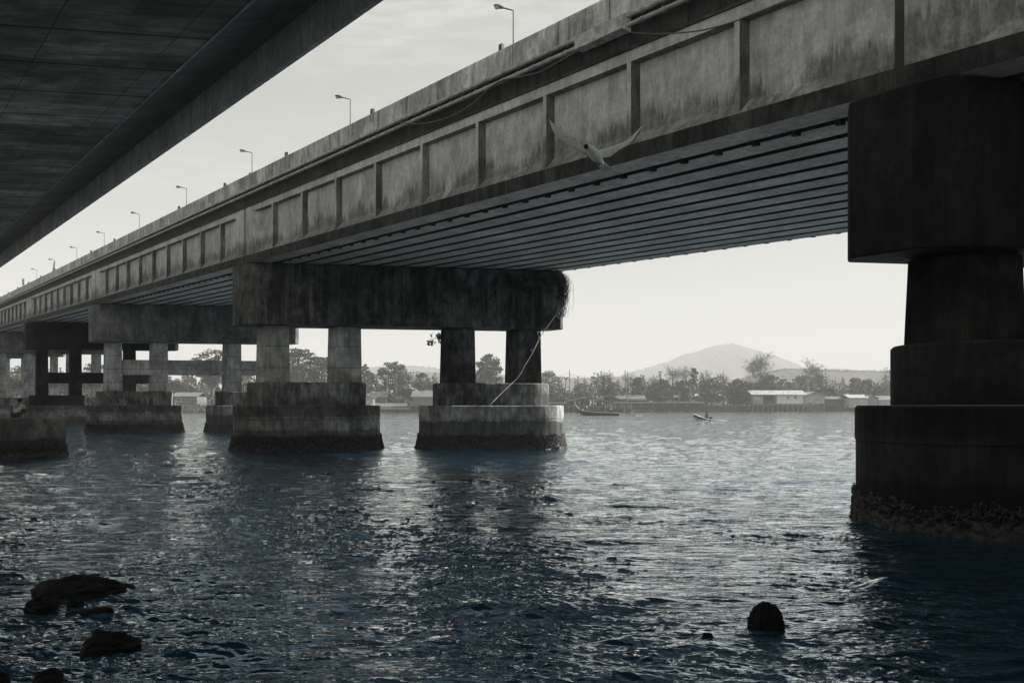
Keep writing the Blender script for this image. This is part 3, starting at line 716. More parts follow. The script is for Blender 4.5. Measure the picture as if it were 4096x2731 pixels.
T=[ # px, Y, top py, width px, label, kind, mat, n
(850,262,1388,150,'tall spreading tree behind the tie beam between the third and second piers','umbrella','leaf3',2600),
(975,270,1440,70,'rounded tree just left of the middle pier columns','broad','leaf',1500),
(1185,258,1386,150,'umbrella-shaped tree in the first gap between the middle pier columns','umbrella','leaf3',3200),
(1275,262,1412,110,'layered tree touching the second column of the middle pier','umbrella','leaf3',2600),
(1462,268,1452,48,'narrow tree just right of the second column','broad','leaf',1200),
(1488,275,1488,90,'low dark tree beside the narrow one','broad','leaf',1500),
(1575,266,1441,128,'big lumpy tree above the gabled house in the middle gap','broad','leaf',3400),
(1690,275,1490,72,'round tree right of the big lumpy tree','broad','leaf',1500),
(1740,280,1525,80,'low bush-like tree beside the third column','broad','leaf',1200),
(1956,262,1412,128,'domed tree seen between the two right columns of the middle pier','broad','leaf',3400),
(2195,262,1476,120,'bushy tree just right of the middle pier','broad','leaf2',2400),
(2130,270,1500,70,'tree half hidden by the rightmost column of the middle pier','broad','leaf',1200),
(2258,262,1486,44,'coconut palm beside the thin pole','palm','leaf2',0),
(2379,266,1503,40,'coconut palm above the dock shed','palm','leaf2',0),
(2330,268,1535,90,'leafy tree under the coconut palms','broad','leaf2',1500),
(2245,266,1550,90,'dense bush behind the dock shed left end','broad','leaf',1500),
(2416,280,1470,26,'thin tall tree, left of a pair','airy','leaf',500),
(2437,280,1472,26,'thin tall tree, right of a pair','airy','leaf',500),
(2510,285,1474,60,'wispy tree behind the tall utility pole','airy','leaf2',500),
(2555,280,1508,110,'dense tree right of the utility pole','broad','leaf',2200),
(2450,278,1530,110,'dense tree left of the utility pole','broad','leaf',2000),
(2615,290,1490,60,'wispy bare tree in front of the hill foot','airy','leaf2',500),
(2690,284,1454,90,'bare branching tree, first of three before the hill','airy','leaf2',900),
(2742,282,1451,80,'bare branching tree, second of three before the hill','airy','leaf2',900),
(2775,286,1462,40,'creeper-clad tree, third of three before the hill','broad','leaf',700),
(2825,288,1468,60,'bare tree right of the creeper-clad one','airy','leaf2',600),
(2650,282,1520,120,'broad low tree below the bare trees','broad','leaf',2000),
(2740,282,1522,120,'broad low tree below the creeper-clad tree','broad','leaf',2000),
(2845,290,1508,110,'dense tree behind the far wall end','broad','leaf',2000),
(2895,292,1466,60,'sparse tree on the slope of the hill','airy','leaf2',600),
(2955,281,1516,125,'dark rounded tree beside the stilt house','broad','leaf3',3400),
(3042,300,1401,140,'tallest feathery tree behind the stilt house','airy','leaf2',4200),
(3085,296,1497,120,'full tree right behind the stilt house roof','broad','leaf',2600),
(3030,295,1528,90,'low tree behind the left gable of the stilt house','broad','leaf',1500),
(3150,296,1525,90,'pale tree behind the stilt house','broad','leaf2',1500),
(3240,300,1433,95,'feathery tree with bare twigs at the crown','airy','leaf2',2200),
(3215,298,1500,120,'hazy tree left of the twiggy one','broad','leaf2',1800),
(3275,300,1490,90,'hazy tree below the twiggy crown','broad','leaf2',1500),
(3262,288,1548,60,'dark flat-topped tree left half, behind the second house','broad','leaf3',1500),
(3312,288,1544,80,'dark flat-topped tree right of the second house','broad','leaf3',1800),
(3362,286,1514,60,'coconut palm near the right pier','palm','leaf2',0),
(3365,288,1560,70,'pale bush under the right-hand palm','broad','leaf2',1200),
(3420,300,1508,70,'round-headed tree right of the palm','broad','leaf',1500),
(3470,302,1512,80,'round-headed tree behind the rooftops','broad','leaf',1500),
(3512,290,1541,72,'neat domed tree by the rightmost sheds','broad','leaf3',2400),
(3545,310,1453,60,'bare twiggy tree beside the nearest pier','airy','leaf2',700),
(3590,300,1510,120,'tree behind the nearest pier','broad','leaf',1200),
(700,262,1520,120,'leafy tree left behind the tie beam','broad','leaf',1800),
(765,266,1545,90,'drooping pale tree behind the red-tin roof house','broad','leaf2',1500),
(640,262,1500,140,'tree seen between the columns of the third pier','broad','leaf',1500),
(560,260,1440,120,'tree seen in the third pier gap, with flat layers','umbrella','leaf3',1600),
(400,255,1450,120,'tree seen between dark columns at left','umbrella','leaf3',1600),
(300,255,1500,160,'leafy tree low behind the blackened pier','broad','leaf2',1500),
(200,250,1480,160,'tree behind the fifth pier','broad','leaf2',1500),
(80,245,1460,160,'tree at the far left behind the piers','broad','leaf2',1500),
(1600,268,1578,78,'small pale flowering tree in front of the gabled house','broad','leaf2',2200),
(2645,276,1575,36,'banana clump left of the shed','palm','leaf2',0),
(2672,276,1580,40,'banana clump by the small shed','palm','leaf2',0),
]
LOWB={1600,2330,2245,2450,2555,2650,2740,2845,2955,3030,3150,3215,3275,3365,700,765,300,1488,1740,2195,3512,3085}
for (px,Y,top,w,lab,kd,mt,n_) in T:
    Y=max(Y,YS(atpx(px,Y))+6)+0
    nm={'palm':'palm_tree','airy':'thin_tree','broad':'leafy_tree','umbrella':'umbrella_tree'}[kd]
    tree(px,Y,top,w,lab,kd,mt,n=n_,name=nm,low=.12 if px in LOWB else .28,cat='palm' if kd=='palm' else 'tree')
# one far wood behind the houses and the scrub at the waterline
g=np.random.default_rng(5); n=56000; px=g.uniform(-100,3750,n); d=g.uniform(20,110,n); Yw=np.array([YS(atpx(a,270)) for a in px])+d
hgt=(8.8+2.2*np.sin(px/37.0)+1.6*np.sin(px/13.1+1)+1.3*np.sin(px/5.3)+.8*np.sin(px/2.1))*(.55+d/130)
zc=2.3+hgt*g.random(n)**.6; V,Fq=quads(np.stack([atpx(px,Yw),Yw,zc],1),.62,g)
tag(np_mesh('wood',V,Fq,4,M['leaf']),'hazy mass of woodland behind the far bank','wood',kind='stuff')
n=16000; px=g.uniform(-100,3750,n); d=g.uniform(.2,9,n); Yw=np.array([YS(atpx(a,266)) for a in px])+d
hgt=(1.0+.6*np.sin(px/21)+.7*np.sin(px/7.3))*(.35+d/8); zc=.25+d*.2+np.maximum(hgt,.2)*g.random(n); V,Fq=quads(np.stack([atpx(px,Yw),Yw,zc],1),.26,g)
tag(np_mesh('scrub',V,Fq,4,M['leaf']),'low scrub and creepers along the foot of the far bank','scrub',kind='stuff')
n=30000; px=g.uniform(2300,3300,n)
# tufted tree line on the hills
def hill_tufts(pts,Y,cnt,seed):
    g=np.random.default_rng(seed); xs_=[p[0] for p in pts]; ys_=[p[1] for p in pts]; px=g.uniform(xs_[0],xs_[-1],cnt); top=np.interp(px,xs_,ys_); z=HC+(HY-top)/F*Y+g.normal(size=cnt)*Y*.0009
    return quads(np.stack([atpx(px,Y),np.full(cnt,Y)+g.uniform(-20,5,cnt),z],1),Y*.0011,g)
V1,F1=hill_tufts([(2480,1505),(2572,1479),(2664,1454),(2736,1423),(2795,1408),(2855,1388),(2923,1380),(2971,1393),(3025,1409),(3092,1433),(3172,1471)],2300,2600,8)
V2,F2=hill_tufts([(2950,1524),(3020,1500),(3124,1481),(3280,1484),(3420,1488),(3561,1489),(3700,1486)],900,3500,9)
V3,F3=hill_tufts([(1469,1475),(1606,1464),(1645,1468),(1725,1472),(1800,1490)],1900,900,10)
Vt=np.vstack([V1,V2,V3]); Ft=np.vstack([F1,F2+len(V1),F3+len(V1)+len(V2)])
tag(np_mesh('hill_trees',Vt,Ft,4,M['hill']),'far-off trees bristling along the hill tops','wood',kind='stuff')

# ------------------------------------------------------------------ houses, sheds, poles
M['wall']=flat('white_wall',.62,.8,var=.12,sc=1); M['wallgrey']=flat('grey_wall',.30,.8,var=.25,sc=1); M['wood']=flat('grey_timber',.16,.85,var=.5,sc=3); M['darkwood']=flat('dark_timber',.05,.85,var=.5,sc=2)
M['glass']=flat('window_dark',.03,.2); M['white']=flat('white_paint',.75,.6,var=.1)
def tin(name,g):
    N=NT(name); u=N.sep(N.uv())[0]; w=N.math('SINE',N.math('MULTIPLY',u,14.0)); v=N.math('MULTIPLY',N.ramp(w,-1,1,.7,1.1),N.math('MULTIPLY',N.ramp(N.noise(N.pos(),.6,4),.3,.7,.7,1.2),g)); return N.out(N.grey(v),.5,.5)
M['tin']=tin('tin_roof',.45); M['tindark']=tin('old_tin_roof',.20)
def gable(mb,px0,px1,eave,ridge,Y,depth,along=True,ov=.5):
    """pitched roof; along: ridge parallel to the shore, otherwise the gable end faces the water"""
    x0,x1=atpx(px0,Y)-ov,atpx(px1,Y)+ov; ze,zr=zpx(eave,Y),zpx(ridge,Y); y0,y1=Y-ov,Y+depth+ov; th=.12
    if along:
        ym=(y0+y1)/2; P=[(y0,ze),(ym,zr),(y1,ze)]
        for (a,b) in ((0,1),(1,2)):
            vs=[(x,P[k][0],P[k][1]+dz) for x in (x0,x1) for k in (a,b) for dz in (0,th)]
            mb.add(vs,[(0,2,3,1),(4,5,7,6),(1,3,7,5),(0,4,6,2),(0,1,5,4),(2,6,7,3)],[[(0,0)]*4,[(0,0)]*4,[(x0,0),(x0,3),(x1,3),(x1,0)],[(x0,0),(x1,0),(x1,3),(x0,3)],[(0,0)]*4,[(0,0)]*4])
    else:
        xm=(x0+x1)/2; P=[(x0,ze),(xm,zr),(x1,ze)]
        for (a,b) in ((0,1),(1,2)):
            vs=[(P[k][0],y,P[k][1]+dz) for y in (y0,y1) for k in (a,b) for dz in (0,th)]
            mb.add(vs,[(0,2,3,1),(4,5,7,6),(1,3,7,5),(0,4,6,2),(0,1,5,4),(2,6,7,3)],[[(0,0)]*4,[(0,0)]*4,[(y0,0),(y0,3),(y1,3),(y1,0)],[(y0,0),(y1,0),(y1,3),(y0,3)],[(0,0)]*4,[(0,0)]*4])
def wallbox(mb,px0,px1,bot,top,Y,depth,ridge=None):
    x0,x1=atpx(px0,Y),atpx(px1,Y); z0,z1=zpx(bot,Y),zpx(top,Y); 
    mb.add([(x0,Y,z0),(x1,Y,z0),(x1,Y,z1),(x0,Y,z1),(x0,Y+depth,z0),(x1,Y+depth,z0),(x1,Y+depth,z1),(x0,Y+depth,z1)],[(0,1,2,3),(5,4,7,6),(1,5,6,2),(4,0,3,7),(3,2,6,7),(4,5,1,0)])
    if ridge is not None:
        xm=(x0+x1)/2; zr=zpx(ridge,Y)
        mb.add([(x0,Y+.01,z1),(x1,Y+.01,z1),(xm,Y+.01,zr),(x0,Y+.2,z1),(x1,Y+.2,z1),(xm,Y+.2,zr)],[(0,1,2),(5,4,3),(0,2,5,3),(1,4,5,2)])
def stilts(px0,px1,top,Y,depth,root,n,w=.28,bot=-1.2,mat='wood'):
    for i in range(n):
        x=atpx(px0+(px1-px0)*i/(n-1),Y); 
        for j,y in enumerate((Y+.15,Y+depth-.2)):
            mb=MB(); z1=zpx(top,Y); box(mb,(x,y,(z1+bot)/2),(w,w,z1-bot)); mb.build('stilt',M[mat],root)
def window(px0,px1,y0,y1,Y,root,frame='white'):
    x0,x1,z1,z0=atpx(px0,Y),atpx(px1,Y),zpx(y0,Y),zpx(y1,Y); cx,cz=(x0+x1)/2,(z0+z1)/2; w,h=x1-x0,z1-z0
    mb=MB(); 
    for (dx,dz,sx,sz) in ((-w/2,0,.12,h+.12),(w/2,0,.12,h+.12),(0,h/2,w-.12,.12),(0,-h/2,w-.12,.12),(0,0,.08,h-.12)): box(mb,(cx+dx,Y-.05,cz+dz),(sx,.12,sz))
    fr_=mb.build('window',M[frame],root); mb=MB(); box(mb,(cx,Y-.015,cz),(w-.13,.05,h-.13)); mb.build('pane',M['glass'],fr_)
# stilt house, white
Y=284.0
h=empty('stilt_house',(atpx(3120,Y),Y,0)); tag(h,'long white house on stilts over the water with a pale tin roof and open veranda','house','houses on the far bank')
mb=MB(); wallbox(mb,3108,3212,1614,1580,Y,8); mb.build('wall',M['wall'],h)
mb=MB(); wallbox(mb,3012,3052,1614,1583,Y+.4,8); mb.build('wall',M['wallgrey'],h)
mb=MB(); wallbox(mb,3053,3107,1614,1582,Y+3.5,4.4); mb.build('veranda_wall',M['darkwood'],h)
mb=MB(); gable(mb,3010,3222,1579,1561,Y-.9,9.5,True,.6); mb.build('roof',M['tin'],h)
mb=MB(); wallbox(mb,3008,3213,1618,1614.3,Y-.3,8.5); mb.build('floor',M['wood'],h)
for a,b,c,d_ in ((3148,3157,1584,1597),(3177,3186,1583,1597),(3109,3114,1586,1591),(3124,3128,1586,1590)): window(a,b,c,d_,Y,h)
window(3022,3027,1585,1597,Y+.4,h); window(3032,3037,1585,1597,Y+.4,h)
mb=MB(); 
for q in range(12): box(mb,(atpx(3055+q*4.4,Y),Y+.2,zpx(1609,Y)),(.06,.06,.9))
box(mb,(atpx(3080,Y),Y+.2,zpx(1604,Y)),(5,.08,.08)); mb.build('railing',M['wood'],h)
stilts(3012,3212,1618,Y,8,h,11,.36)
h=empty('stilt_house',(atpx(3255,Y),Y,0)); tag(h,'grey gable-ended house on stilts right of the long white house, with a double window','house','houses on the far bank')
mb=MB(); wallbox(mb,3215,3298,1614,1584,Y+1,9,1568); mb.build('wall',M['wallgrey'],h)
mb=MB(); gable(mb,3214,3300,1585,1567,Y+.6,9.5,False,.5); mb.build('roof',M['tin'],h)
window(3231,3239,1590,1602,Y+1,h); window(3241,3249,1590,1602,Y+1,h)
stilts(3217,3297,1614,Y+1,8,h,8,.26)
def simplehouse(px0,px1,bot,eave,ridge,Y,depth,along,wall,roof,label,wins=(),st=0,cat='house'):
    h=empty('shore_house',(atpx((px0+px1)/2,Y),Y,2)); tag(h,label,cat,'houses on the far bank')
    mb=MB(); wallbox(mb,px0,px1,bot,eave,Y,depth,None if along else ridge+1); mb.build('wall',M[wall],h)
    mb=MB(); gable(mb,px0,px1,eave,ridge,Y,depth,along,.55); mb.build('roof',M[roof],h)
    for w_ in wins: window(*w_,Y,h)
    if st: stilts(px0,px1,bot,Y,depth,h,st,.22)
    return h
simplehouse(1440,1492,1624,1592,1580,256,7,False,'wallgrey','tindark','small pale house at the left end of the picket fence',((1470,1476,1604,1612),))
simplehouse(1466,1545,1612,1588,1566,264,9,True,'wood','tin','house with a striped corrugated roof behind the picket fence')
simplehouse(1584,1674,1605,1567,1547,268,12,False,'darkwood','tin','tall gabled house above the small pale flowering tree')
simplehouse(1650,1735,1624,1588,1563,254,9,True,'wood','tindark','open timber shed with slatted gable beside the right pile cap')
simplehouse(691,788,1622,1586,1569,248,8,True,'wood','tindark','low house with a tiled roof seen between the third and middle piers',((705,724,1592,1606),))
simplehouse(783,848,1590,1567,1543,262,8,True,'darkwood','tindark','higher corrugated roof peeping above the low tiled house')
simplehouse(3398,3470,1630,1592,1578,288,8,True,'wallgrey','tin','low shed with a bright tin roof near the right pier',((3440,3452,1597,1604),))
simplehouse(3460,3512,1630,1594,1580,292,8,False,'wood','tindark','brown shed right of the bright tin shed')
simplehouse(3515,3575,1630,1600,1583,294,9,True,'wallgrey','tindark','rightmost low house, half behind the nearest pier')
simplehouse(3310,3372,1625,1596,1586,292,7,True,'darkwood','tindark','low dark shed under the right-hand palm')
simplehouse(2700,2765,1603,1590,1578,290,7,True,'darkwood','tindark','small slanting shed behind the covered wall')
simplehouse(2765,2825,1600,1586,1576,296,7,True,'wood','tin','small tin roof left of the dark rounded tree')
simplehouse(150,250,1610,1590,1575,250,8,True,'wood','tindark','low house seen through the piers at far left')
# open dock shed
Y=262.0
h=empty('dock_shed',(atpx(2350,Y),Y,0)); tag(h,'open-sided boat shed on piles with sagging dark gable roofs behind the longtail boat','shed')
mb=MB(); gable(mb,2266,2436,1606,1587,Y,10,False,.4); mb.build('roof',M['tindark'],h)
mb=MB(); gable(mb,2385,2490,1600,1582,Y+10,10,False,.3); mb.build('roof',M['tindark'],h)
mb=MB(); wallbox(mb,2275,2440,1624.5,1622.5,Y,10); mb.build('deck',M['wood'],h)
mb=MB(); wallbox(mb,2280,2436,1622,1606,Y+8.5,.15); mb.build('back_wall',M['darkwood'],h)
stilts(2275,2440,1604,Y,9.5,h,9,.16)
mb=MB()
for q,(a,b,c) in enumerate(((2362,1598,1622),(2376,1600,1618),(2366,1606,1612),(2384,1606,1617),(2300,1606,1612),(2318,1607,1614),(2410,1608,1616))):
    box(mb,(atpx(a,Y),Y+.4,(zpx(b,Y)+zpx(c,Y))/2),(.5,.1,zpx(b,Y)-zpx(c,Y)),taper=.5)
mb.build('hanging_nets',M['white'],h)
h2=empty('long_shed',(atpx(2520,270),270,2)); tag(h2,'long low shed with dark roof and pale ridge strip beside the tall pole','shed')
mb=MB(); wallbox(mb,2440,2585,1606,1599,272,9); mb.build('wall',M['darkwood'],h2)
mb=MB(); gable(mb,2440,2580,1596,1580,273,9,True,.4); mb.build('roof',M['tindark'],h2)
mb=MB(); wallbox(mb,2468,2575,1581.5,1578.5,277.6,.5); mb.build('ridge_strip',M['tin'],h2)
mb=MB(); wallbox(mb,2512,2588,1600.2,1598,270.5,2); mb.build('awning',M['tin'],h2)
# covered wall / walkway along the bank
def rail(px0,px1,py,Y,label,posts):
    r_=empty('river_wall',(atpx(px0,Y),Y,1)); tag(r_,label,'wall')
    mb=MB(); n_=int((px1-px0)/22)
    for i in range(n_):
        a=px0+(px1-px0)*i/n_; b=px0+(px1-px0)*(i+1)/n_; wallbox(mb,a,b-.4,py+2.4+random.uniform(-.4,.4),py-2.2+random.uniform(-.5,.5),Y+random.uniform(0,.2),1.1)
    mb.build('coping',M['wallgrey'],r_)
    mb=MB(); wallbox(mb,px0,px1,1640,py+3,Y+.6,.4); mb.build('wall',M['darkwood'],r_)
    for a in posts:
        mb=MB(); box(mb,(atpx(a,Y),Y-.3,(zpx(py+2,Y)+zpx(py+20,Y))/2),(.16,.16,zpx(py+2,Y)-zpx(py+20,Y))); mb.build('post',M['wood'],r_)
rail(2450,2815,1609,268,'long wall with a pale coping and thin posts along the waterline',(2560,2612,2652,2700,2746,2750))
rail(2130,2268,1611,262,'short wall with a pale coping left of the boat shed',(2150,2200))
rail(1470,1640,1633,254,'dark timber river wall below the picket fence',(1540,1560,1605))
f=empty('picket_fence',(atpx(1555,254),254,1.7)); tag(f,'white picket fence along the bank between the two middle pile caps','fence')
mb=MB()
for i in range(62):
    a=1484+(1628-1484)*i/61; hh_=random.uniform(-.15,.2); box(mb,(atpx(a,254),254,zpx(1618.5,254)+hh_/2),(.11,.04,1.05+hh_))
mb.build('pickets',M['white'],f); mb=MB(); box(mb,(atpx(1556,254),254.06,zpx(1619,254)),(12.4,.04,.09)); mb.build('fence_rail',M['white'],f)
# jetty piles and posts by the shed
f=empty('jetty',(atpx(2480,258),258,0)); tag(f,'rickety jetty of thin posts and planks right of the boat shed','jetty')
for a,b,c in ((2422,1612,1646),(2431,1612,1628),(2440,1612,1629),(2449,1612,1629),(2462,1612,1646),(2484,1615,1626),(2491,1616,1626),(2497,1617,1646),(2514,1613,1627),(2522,1617,1627),(2527,1616,1646)):
    mb=MB(); box(mb,(atpx(a,258),258,(zpx(b,258)+zpx(c,258))/2-.2),(.15,.15,zpx(b,258)-zpx(c,258)+.4)); mb.build('post',M['wallgrey'],f)
mb=MB(); box(mb,(atpx(2475,258),258.3,zpx(1628,258)),(9.5,1.2,.15)); box(mb,(atpx(2440,258),258.3,zpx(1623,258)),(4.2,.1,.1)); mb.build('planks',M['wood'],f)
# utility poles and wires
def upole(px,top,bot,Y,label,cross=True,lean=0):
    r_=empty('utility_pole',(atpx(px,Y),Y,zpx(bot,Y))); tag(r_,label,'utility pole','utility poles on the far bank')
    mb=MB(); tube(mb,[(atpx(px,Y),Y,zpx(bot,Y)-.5),(atpx(px-lean,Y),Y,zpx(top,Y))],[.2,.13],7); mb.build('pole',M['wood'],r_)
    if cross: mb=MB(); box(mb,(atpx(px-lean*.7,Y),Y-.15,zpx(top+24,Y)),(1.6,.12,.14)); mb.build('crossarm',M['wood'],r_)
    return r_
upole(2508,1480,1608,262,'tall leaning utility pole right of the boat shed',True,8)
upole(2278,1479,1570,266,'thin pole beside the coconut palm',False)
upole(2762,1537,1605,268,'short utility pole above the river wall',False)
upole(2716,1571,1604,268,'shortest pole, just left of the short utility pole',False)
upole(3462,1538,1580,286,'dark pole above the sheds near the right pier',False)
p1=upole(1548,1493,1568,258,'left pole of the transformer pair between the middle pile caps',False); p2=upole(1584,1493,1568,258,'right pole of the transformer pair between the middle pile caps',False)
upole(754,1500,1566,258,'pale pole behind the tie beam of the third pier',False)
tr=empty('transformer_rack',(atpx(1566,258),258,zpx(1530,258))); tag(tr,'rack of insulators and transformers hung between the paired poles','transformer')
mb=MB(); 
for y_ in (1506,1518,1532,1548): box(mb,(atpx(1566,258),258-.1,zpx(y_,258)),(3.3,.1,.1))
mb.build('crossbars',M['wood'],tr)
for y_ in (1519,1531):
    for a in (1557,1566,1576): mb=MB(); tube(mb,[(atpx(a,258),257.8,zpx(y_+2.4,258)),(atpx(a,258),257.8,zpx(y_-2,258))],[.14,.2],7); mb.build('insulator',M['white'],tr)
mb=MB(); tube(mb,[(atpx(1567,258),257.6,zpx(1568,258)),(atpx(1567,258),257.6,zpx(1560,258))],.4,10); mb.build('transformer',M['white'],tr)
def wire(p0,p1,sag,label):
    P=[Vector(p0).lerp(Vector(p1),i/10)-Vector((0,0,sag*4*(i/10)*(1-i/10))) for i in range(11)]; mb=MB(); tube(mb,P,.03,4); tag(mb.build('power_line',M['cable'],origin=tuple(P[0])),label,'wire','power lines on the far bank')
wire((atpx(2278,266),266,zpx(1496,266)),(atpx(2503,262),262,zpx(1504,262)),.9,'upper power line between the thin pole and the leaning pole')
wire((atpx(2278,266),266,zpx(1504,266)),(atpx(2503,262),262,zpx(1508,262)),.8,'lower power line between the thin pole and the leaning pole')
wire((atpx(2130,266),266,zpx(1500,266)),(atpx(2278,266),266,zpx(1494,266)),.5,'power line left of the thin pole')
wire((atpx(1584,258),258,zpx(1496,258)),(atpx(1800,260),260,zpx(1504,260)),.8,'upper power line running right from the transformer poles')
wire((atpx(1584,258),258,zpx(1508,258)),(atpx(1800,260),260,zpx(1514,260)),.8,'lower power line running right from the transformer poles')
wire((atpx(2510,262),262,zpx(1560,262)),(atpx(2762,268),268,zpx(1569,268)),.5,'low power line between the leaning pole and the short pole')
wire((atpx(2762,268),268,zpx(1569,268)),(atpx(2950,285),285,zpx(1545,285)),1.2,'low power line running right from the short pole')

# ------------------------------------------------------------------ people
M['skin']=flat('skin',.16,.6,var=.1); M['cloth']=flat('pale_cloth',.42,.9,var=.15,sc=9); M['clothdark']=flat('dark_cloth',.05,.9); M['hair']=flat('dark_hair',.015,.7)
def skinmesh(name,V,E,Rr,mat,parent,root=0,levels=1):
    me=bpy.data.meshes.new(name); me.from_pydata(V,E,[]); me.materials.append(mat); ob=bpy.data.objects.new(name,me); COL.objects.link(ob)
    if parent is not None: ob.parent=parent
    m=ob.modifiers.new('skin','SKIN'); m.use_smooth_shade=True
    sk=me.skin_vertices[0].data
    for i,r_ in enumerate(Rr):
        sk[i].radius=(r_,r_) if not isinstance(r_,tuple) else r_
        sk[i].use_root=(i==root)
    s=ob.modifiers.new('sub','SUBSURF'); s.levels=levels; s.render_levels=levels
    return ob
def person(loc,yaw,P,label,shirt='cloth',shorts='clothdark',hat=None,scale=1.0):
    """P: joint positions facing local -Y; pelvis, chest, neck, head, and per side shoulder, elbow, wrist, hip, knee, ankle, toe"""
    root=empty('person',loc); root.rotation_euler=(0,0,yaw); root.scale=(scale,)*3; tag(root,label,'person')
    V=[];E=[];Rr=[]
    def add(p,r_,par=None):
        V.append(tuple(p)); Rr.append(r_); i=len(V)-1
        if par is not None: E.append((par,i))
        return i
    pe=add(P['pelvis'],(.15,.11)); ch=add(Vector(P['pelvis']).lerp(Vector(P['chest']),.5),(.135,.10),pe); c2=add(P['chest'],(.16,.11),ch)
    nk=add(P['neck'],.055,c2); hd=Vector(P['head']); h1=add(hd-Vector((0,0,.05)),(.07,.08),nk); h2=add(hd+Vector((0,.005,.045)),(.078,.09),h1); h3=add(hd+Vector((0,.01,.09)),(.05,.055),h2)
    fdir=Vector(P.get('face',(0,-1,0))).normalized(); add(hd+fdir*.105-Vector((0,0,.015)),.013,h1); sd=Vector((-fdir.y,fdir.x,0))
    for sgn in (-1,1): add(hd+sd*sgn*.088,.014,h1)
    for S,sg in (('L',-1),('R',1)):
        a=add(P['sh'+S],.052,c2); b=add(P['el'+S],.042,a); w_=add(P['wr'+S],.027,b); wv=Vector(P['wr'+S]); dr=(wv-Vector(P['el'+S])).normalized(); palm=add(wv+dr*.055,(.034,.016),w_)
        sdv=dr.cross(Vector((0,0,1))); sdv=sdv.normalized() if sdv.length>.1 else Vector((1,0,0))
        for j,(off,ln) in enumerate(((-.028,.060),(-.010,.072),(.009,.068),(.027,.052))):
            k1=add(wv+dr*.09+sdv*off,.0095,palm); k2=add(wv+dr*(.09+ln*.6)+sdv*off-Vector((0,0,.012)),.0085,k1); add(wv+dr*(.085+ln)+sdv*off-Vector((0,0,.032)),.007,k2)
        k1=add(wv+dr*.03+sdv*(-.045),.010,palm); add(wv+dr*.07+sdv*(-.058)-Vector((0,0,.015)),.008,k1)
        h_=add(P['hip'+S],.085,pe); kn=add(P['kn'+S],.058,h_); an=add(P['an'+S],.036,kn); add(P['to'+S],.030,an)
    skinmesh('body',V,E,Rr,M['skin'],root,0,1)
    # shirt
    V2=[tuple(P['pelvis']),tuple(Vector(P['pelvis']).lerp(Vector(P['chest']),.5)),tuple(P['chest']),tuple(Vector(P['chest']).lerp(Vector(P['neck']),.7))]; E2=[(0,1),(1,2),(2,3)]; R2=[(.17,.13),(.155,.12),(.18,.13),(.075,.07)]
    for S in 'LR':
        i=len(V2); V2+= [tuple(P['sh'+S]),tuple(Vector(P['sh'+S]).lerp(Vector(P['el'+S]),.65))]; E2+=[(2,i),(i,i+1)]; R2+=[.068,.062]
    skinmesh('shirt',V2,E2,R2,M[shirt],root,0,1)
    V3=[tuple(P['pelvis'])]; E3=[];R3=[(.165,.125)]
    for S in 'LR':
        i=len(V3); V3+=[tuple(P['hip'+S]),tuple(Vector(P['hip'+S]).lerp(Vector(P['kn'+S]),.8))]; E3+=[(0,i),(i,i+1)]; R3+=[.10,.078]
    skinmesh('shorts',V3,E3,R3,M[shorts],root,0,1)
    mb=MB(); blob(mb,tuple(hd+Vector((0,.02,.065)) -fdir*.012),(.093,.10,.085),12,8,.05,3); o=mb.build('hair',M['hair'],root,smooth=True); o['_o']=(0,0,0); o.location=(0,0,0)
    for v in o.data.vertices: pass
    # the local meshes above are built in root space
    fix_local(o,root)
    if hat:
        mb=MB(); blob(mb,tuple(hd+Vector((0,.0,.10))),(.105,.115,.07),14,8); tube(mb,[tuple(hd+Vector((0,0,.085))),tuple(hd+Vector((0,0,.097)))],[.19,.15] if hat=='brim' else [.115,.112],16)
        if hat=='cap': box(mb,tuple(hd+fdir*.15+Vector((0,0,.085))),(.13,.12,.012),yaw=math.atan2(fdir.y,fdir.x))
        o=mb.build('hat',M['hair'],root,smooth=False); fix_local(o,root)
    return root
def fix_local(o,root):
    # MB.build subtracts the parent's origin; people are modelled in local space, so add it back
    off=Vector(root['_o'])
    for v in o.data.vertices: v.co+=off
stand={'pelvis':(0,0,.92),'chest':(0,0,1.28),'neck':(0,0,1.45),'head':(0,-.02,1.57),'shL':(-.18,0,1.38),'elL':(-.24,.0,1.12),'wrL':(-.22,-.12,.90),'shR':(.18,0,1.38),'elR':(.25,.02,1.12),'wrR':(.2,-.14,.95),
'hipL':(-.09,0,.86),'knL':(-.10,-.02,.48),'anL':(-.11,.02,.07),'toL':(-.12,-.14,.03),'hipR':(.09,0,.86),'knR':(.10,-.02,.48),'anR':(.11,.02,.07),'toR':(.12,-.14,.03)}
steer=dict(stand); steer.update({'elR':(.22,-.22,1.15),'wrR':(.18,-.45,1.05),'chest':(0,-.06,1.27),'neck':(0,-.1,1.43),'head':(0,-.13,1.55),'pelvis':(0,.03,.86),'knL':(-.1,-.14,.46),'knR':(.1,-.12,.46)})
squat={'pelvis':(0,.10,.17),'chest':(0,.0,.50),'neck':(0,-.07,.62),'head':(0.02,-.12,.72),'face':(.8,-.6,-.1),'shL':(-.18,-.02,.56),'elL':(-.27,-.20,.40),'wrL':(-.16,-.36,.36),'shR':(.18,-.02,.56),'elR':(.25,-.22,.42),'wrR':(.10,-.38,.40),
'hipL':(-.10,.08,.15),'knL':(-.18,-.28,.42),'anL':(-.15,-.20,.07),'toL':(-.17,-.36,.035),'hipR':(.10,.08,.15),'knR':(.18,-.28,.42),'anR':(.15,-.20,.07),'toR':(.17,-.36,.035)}
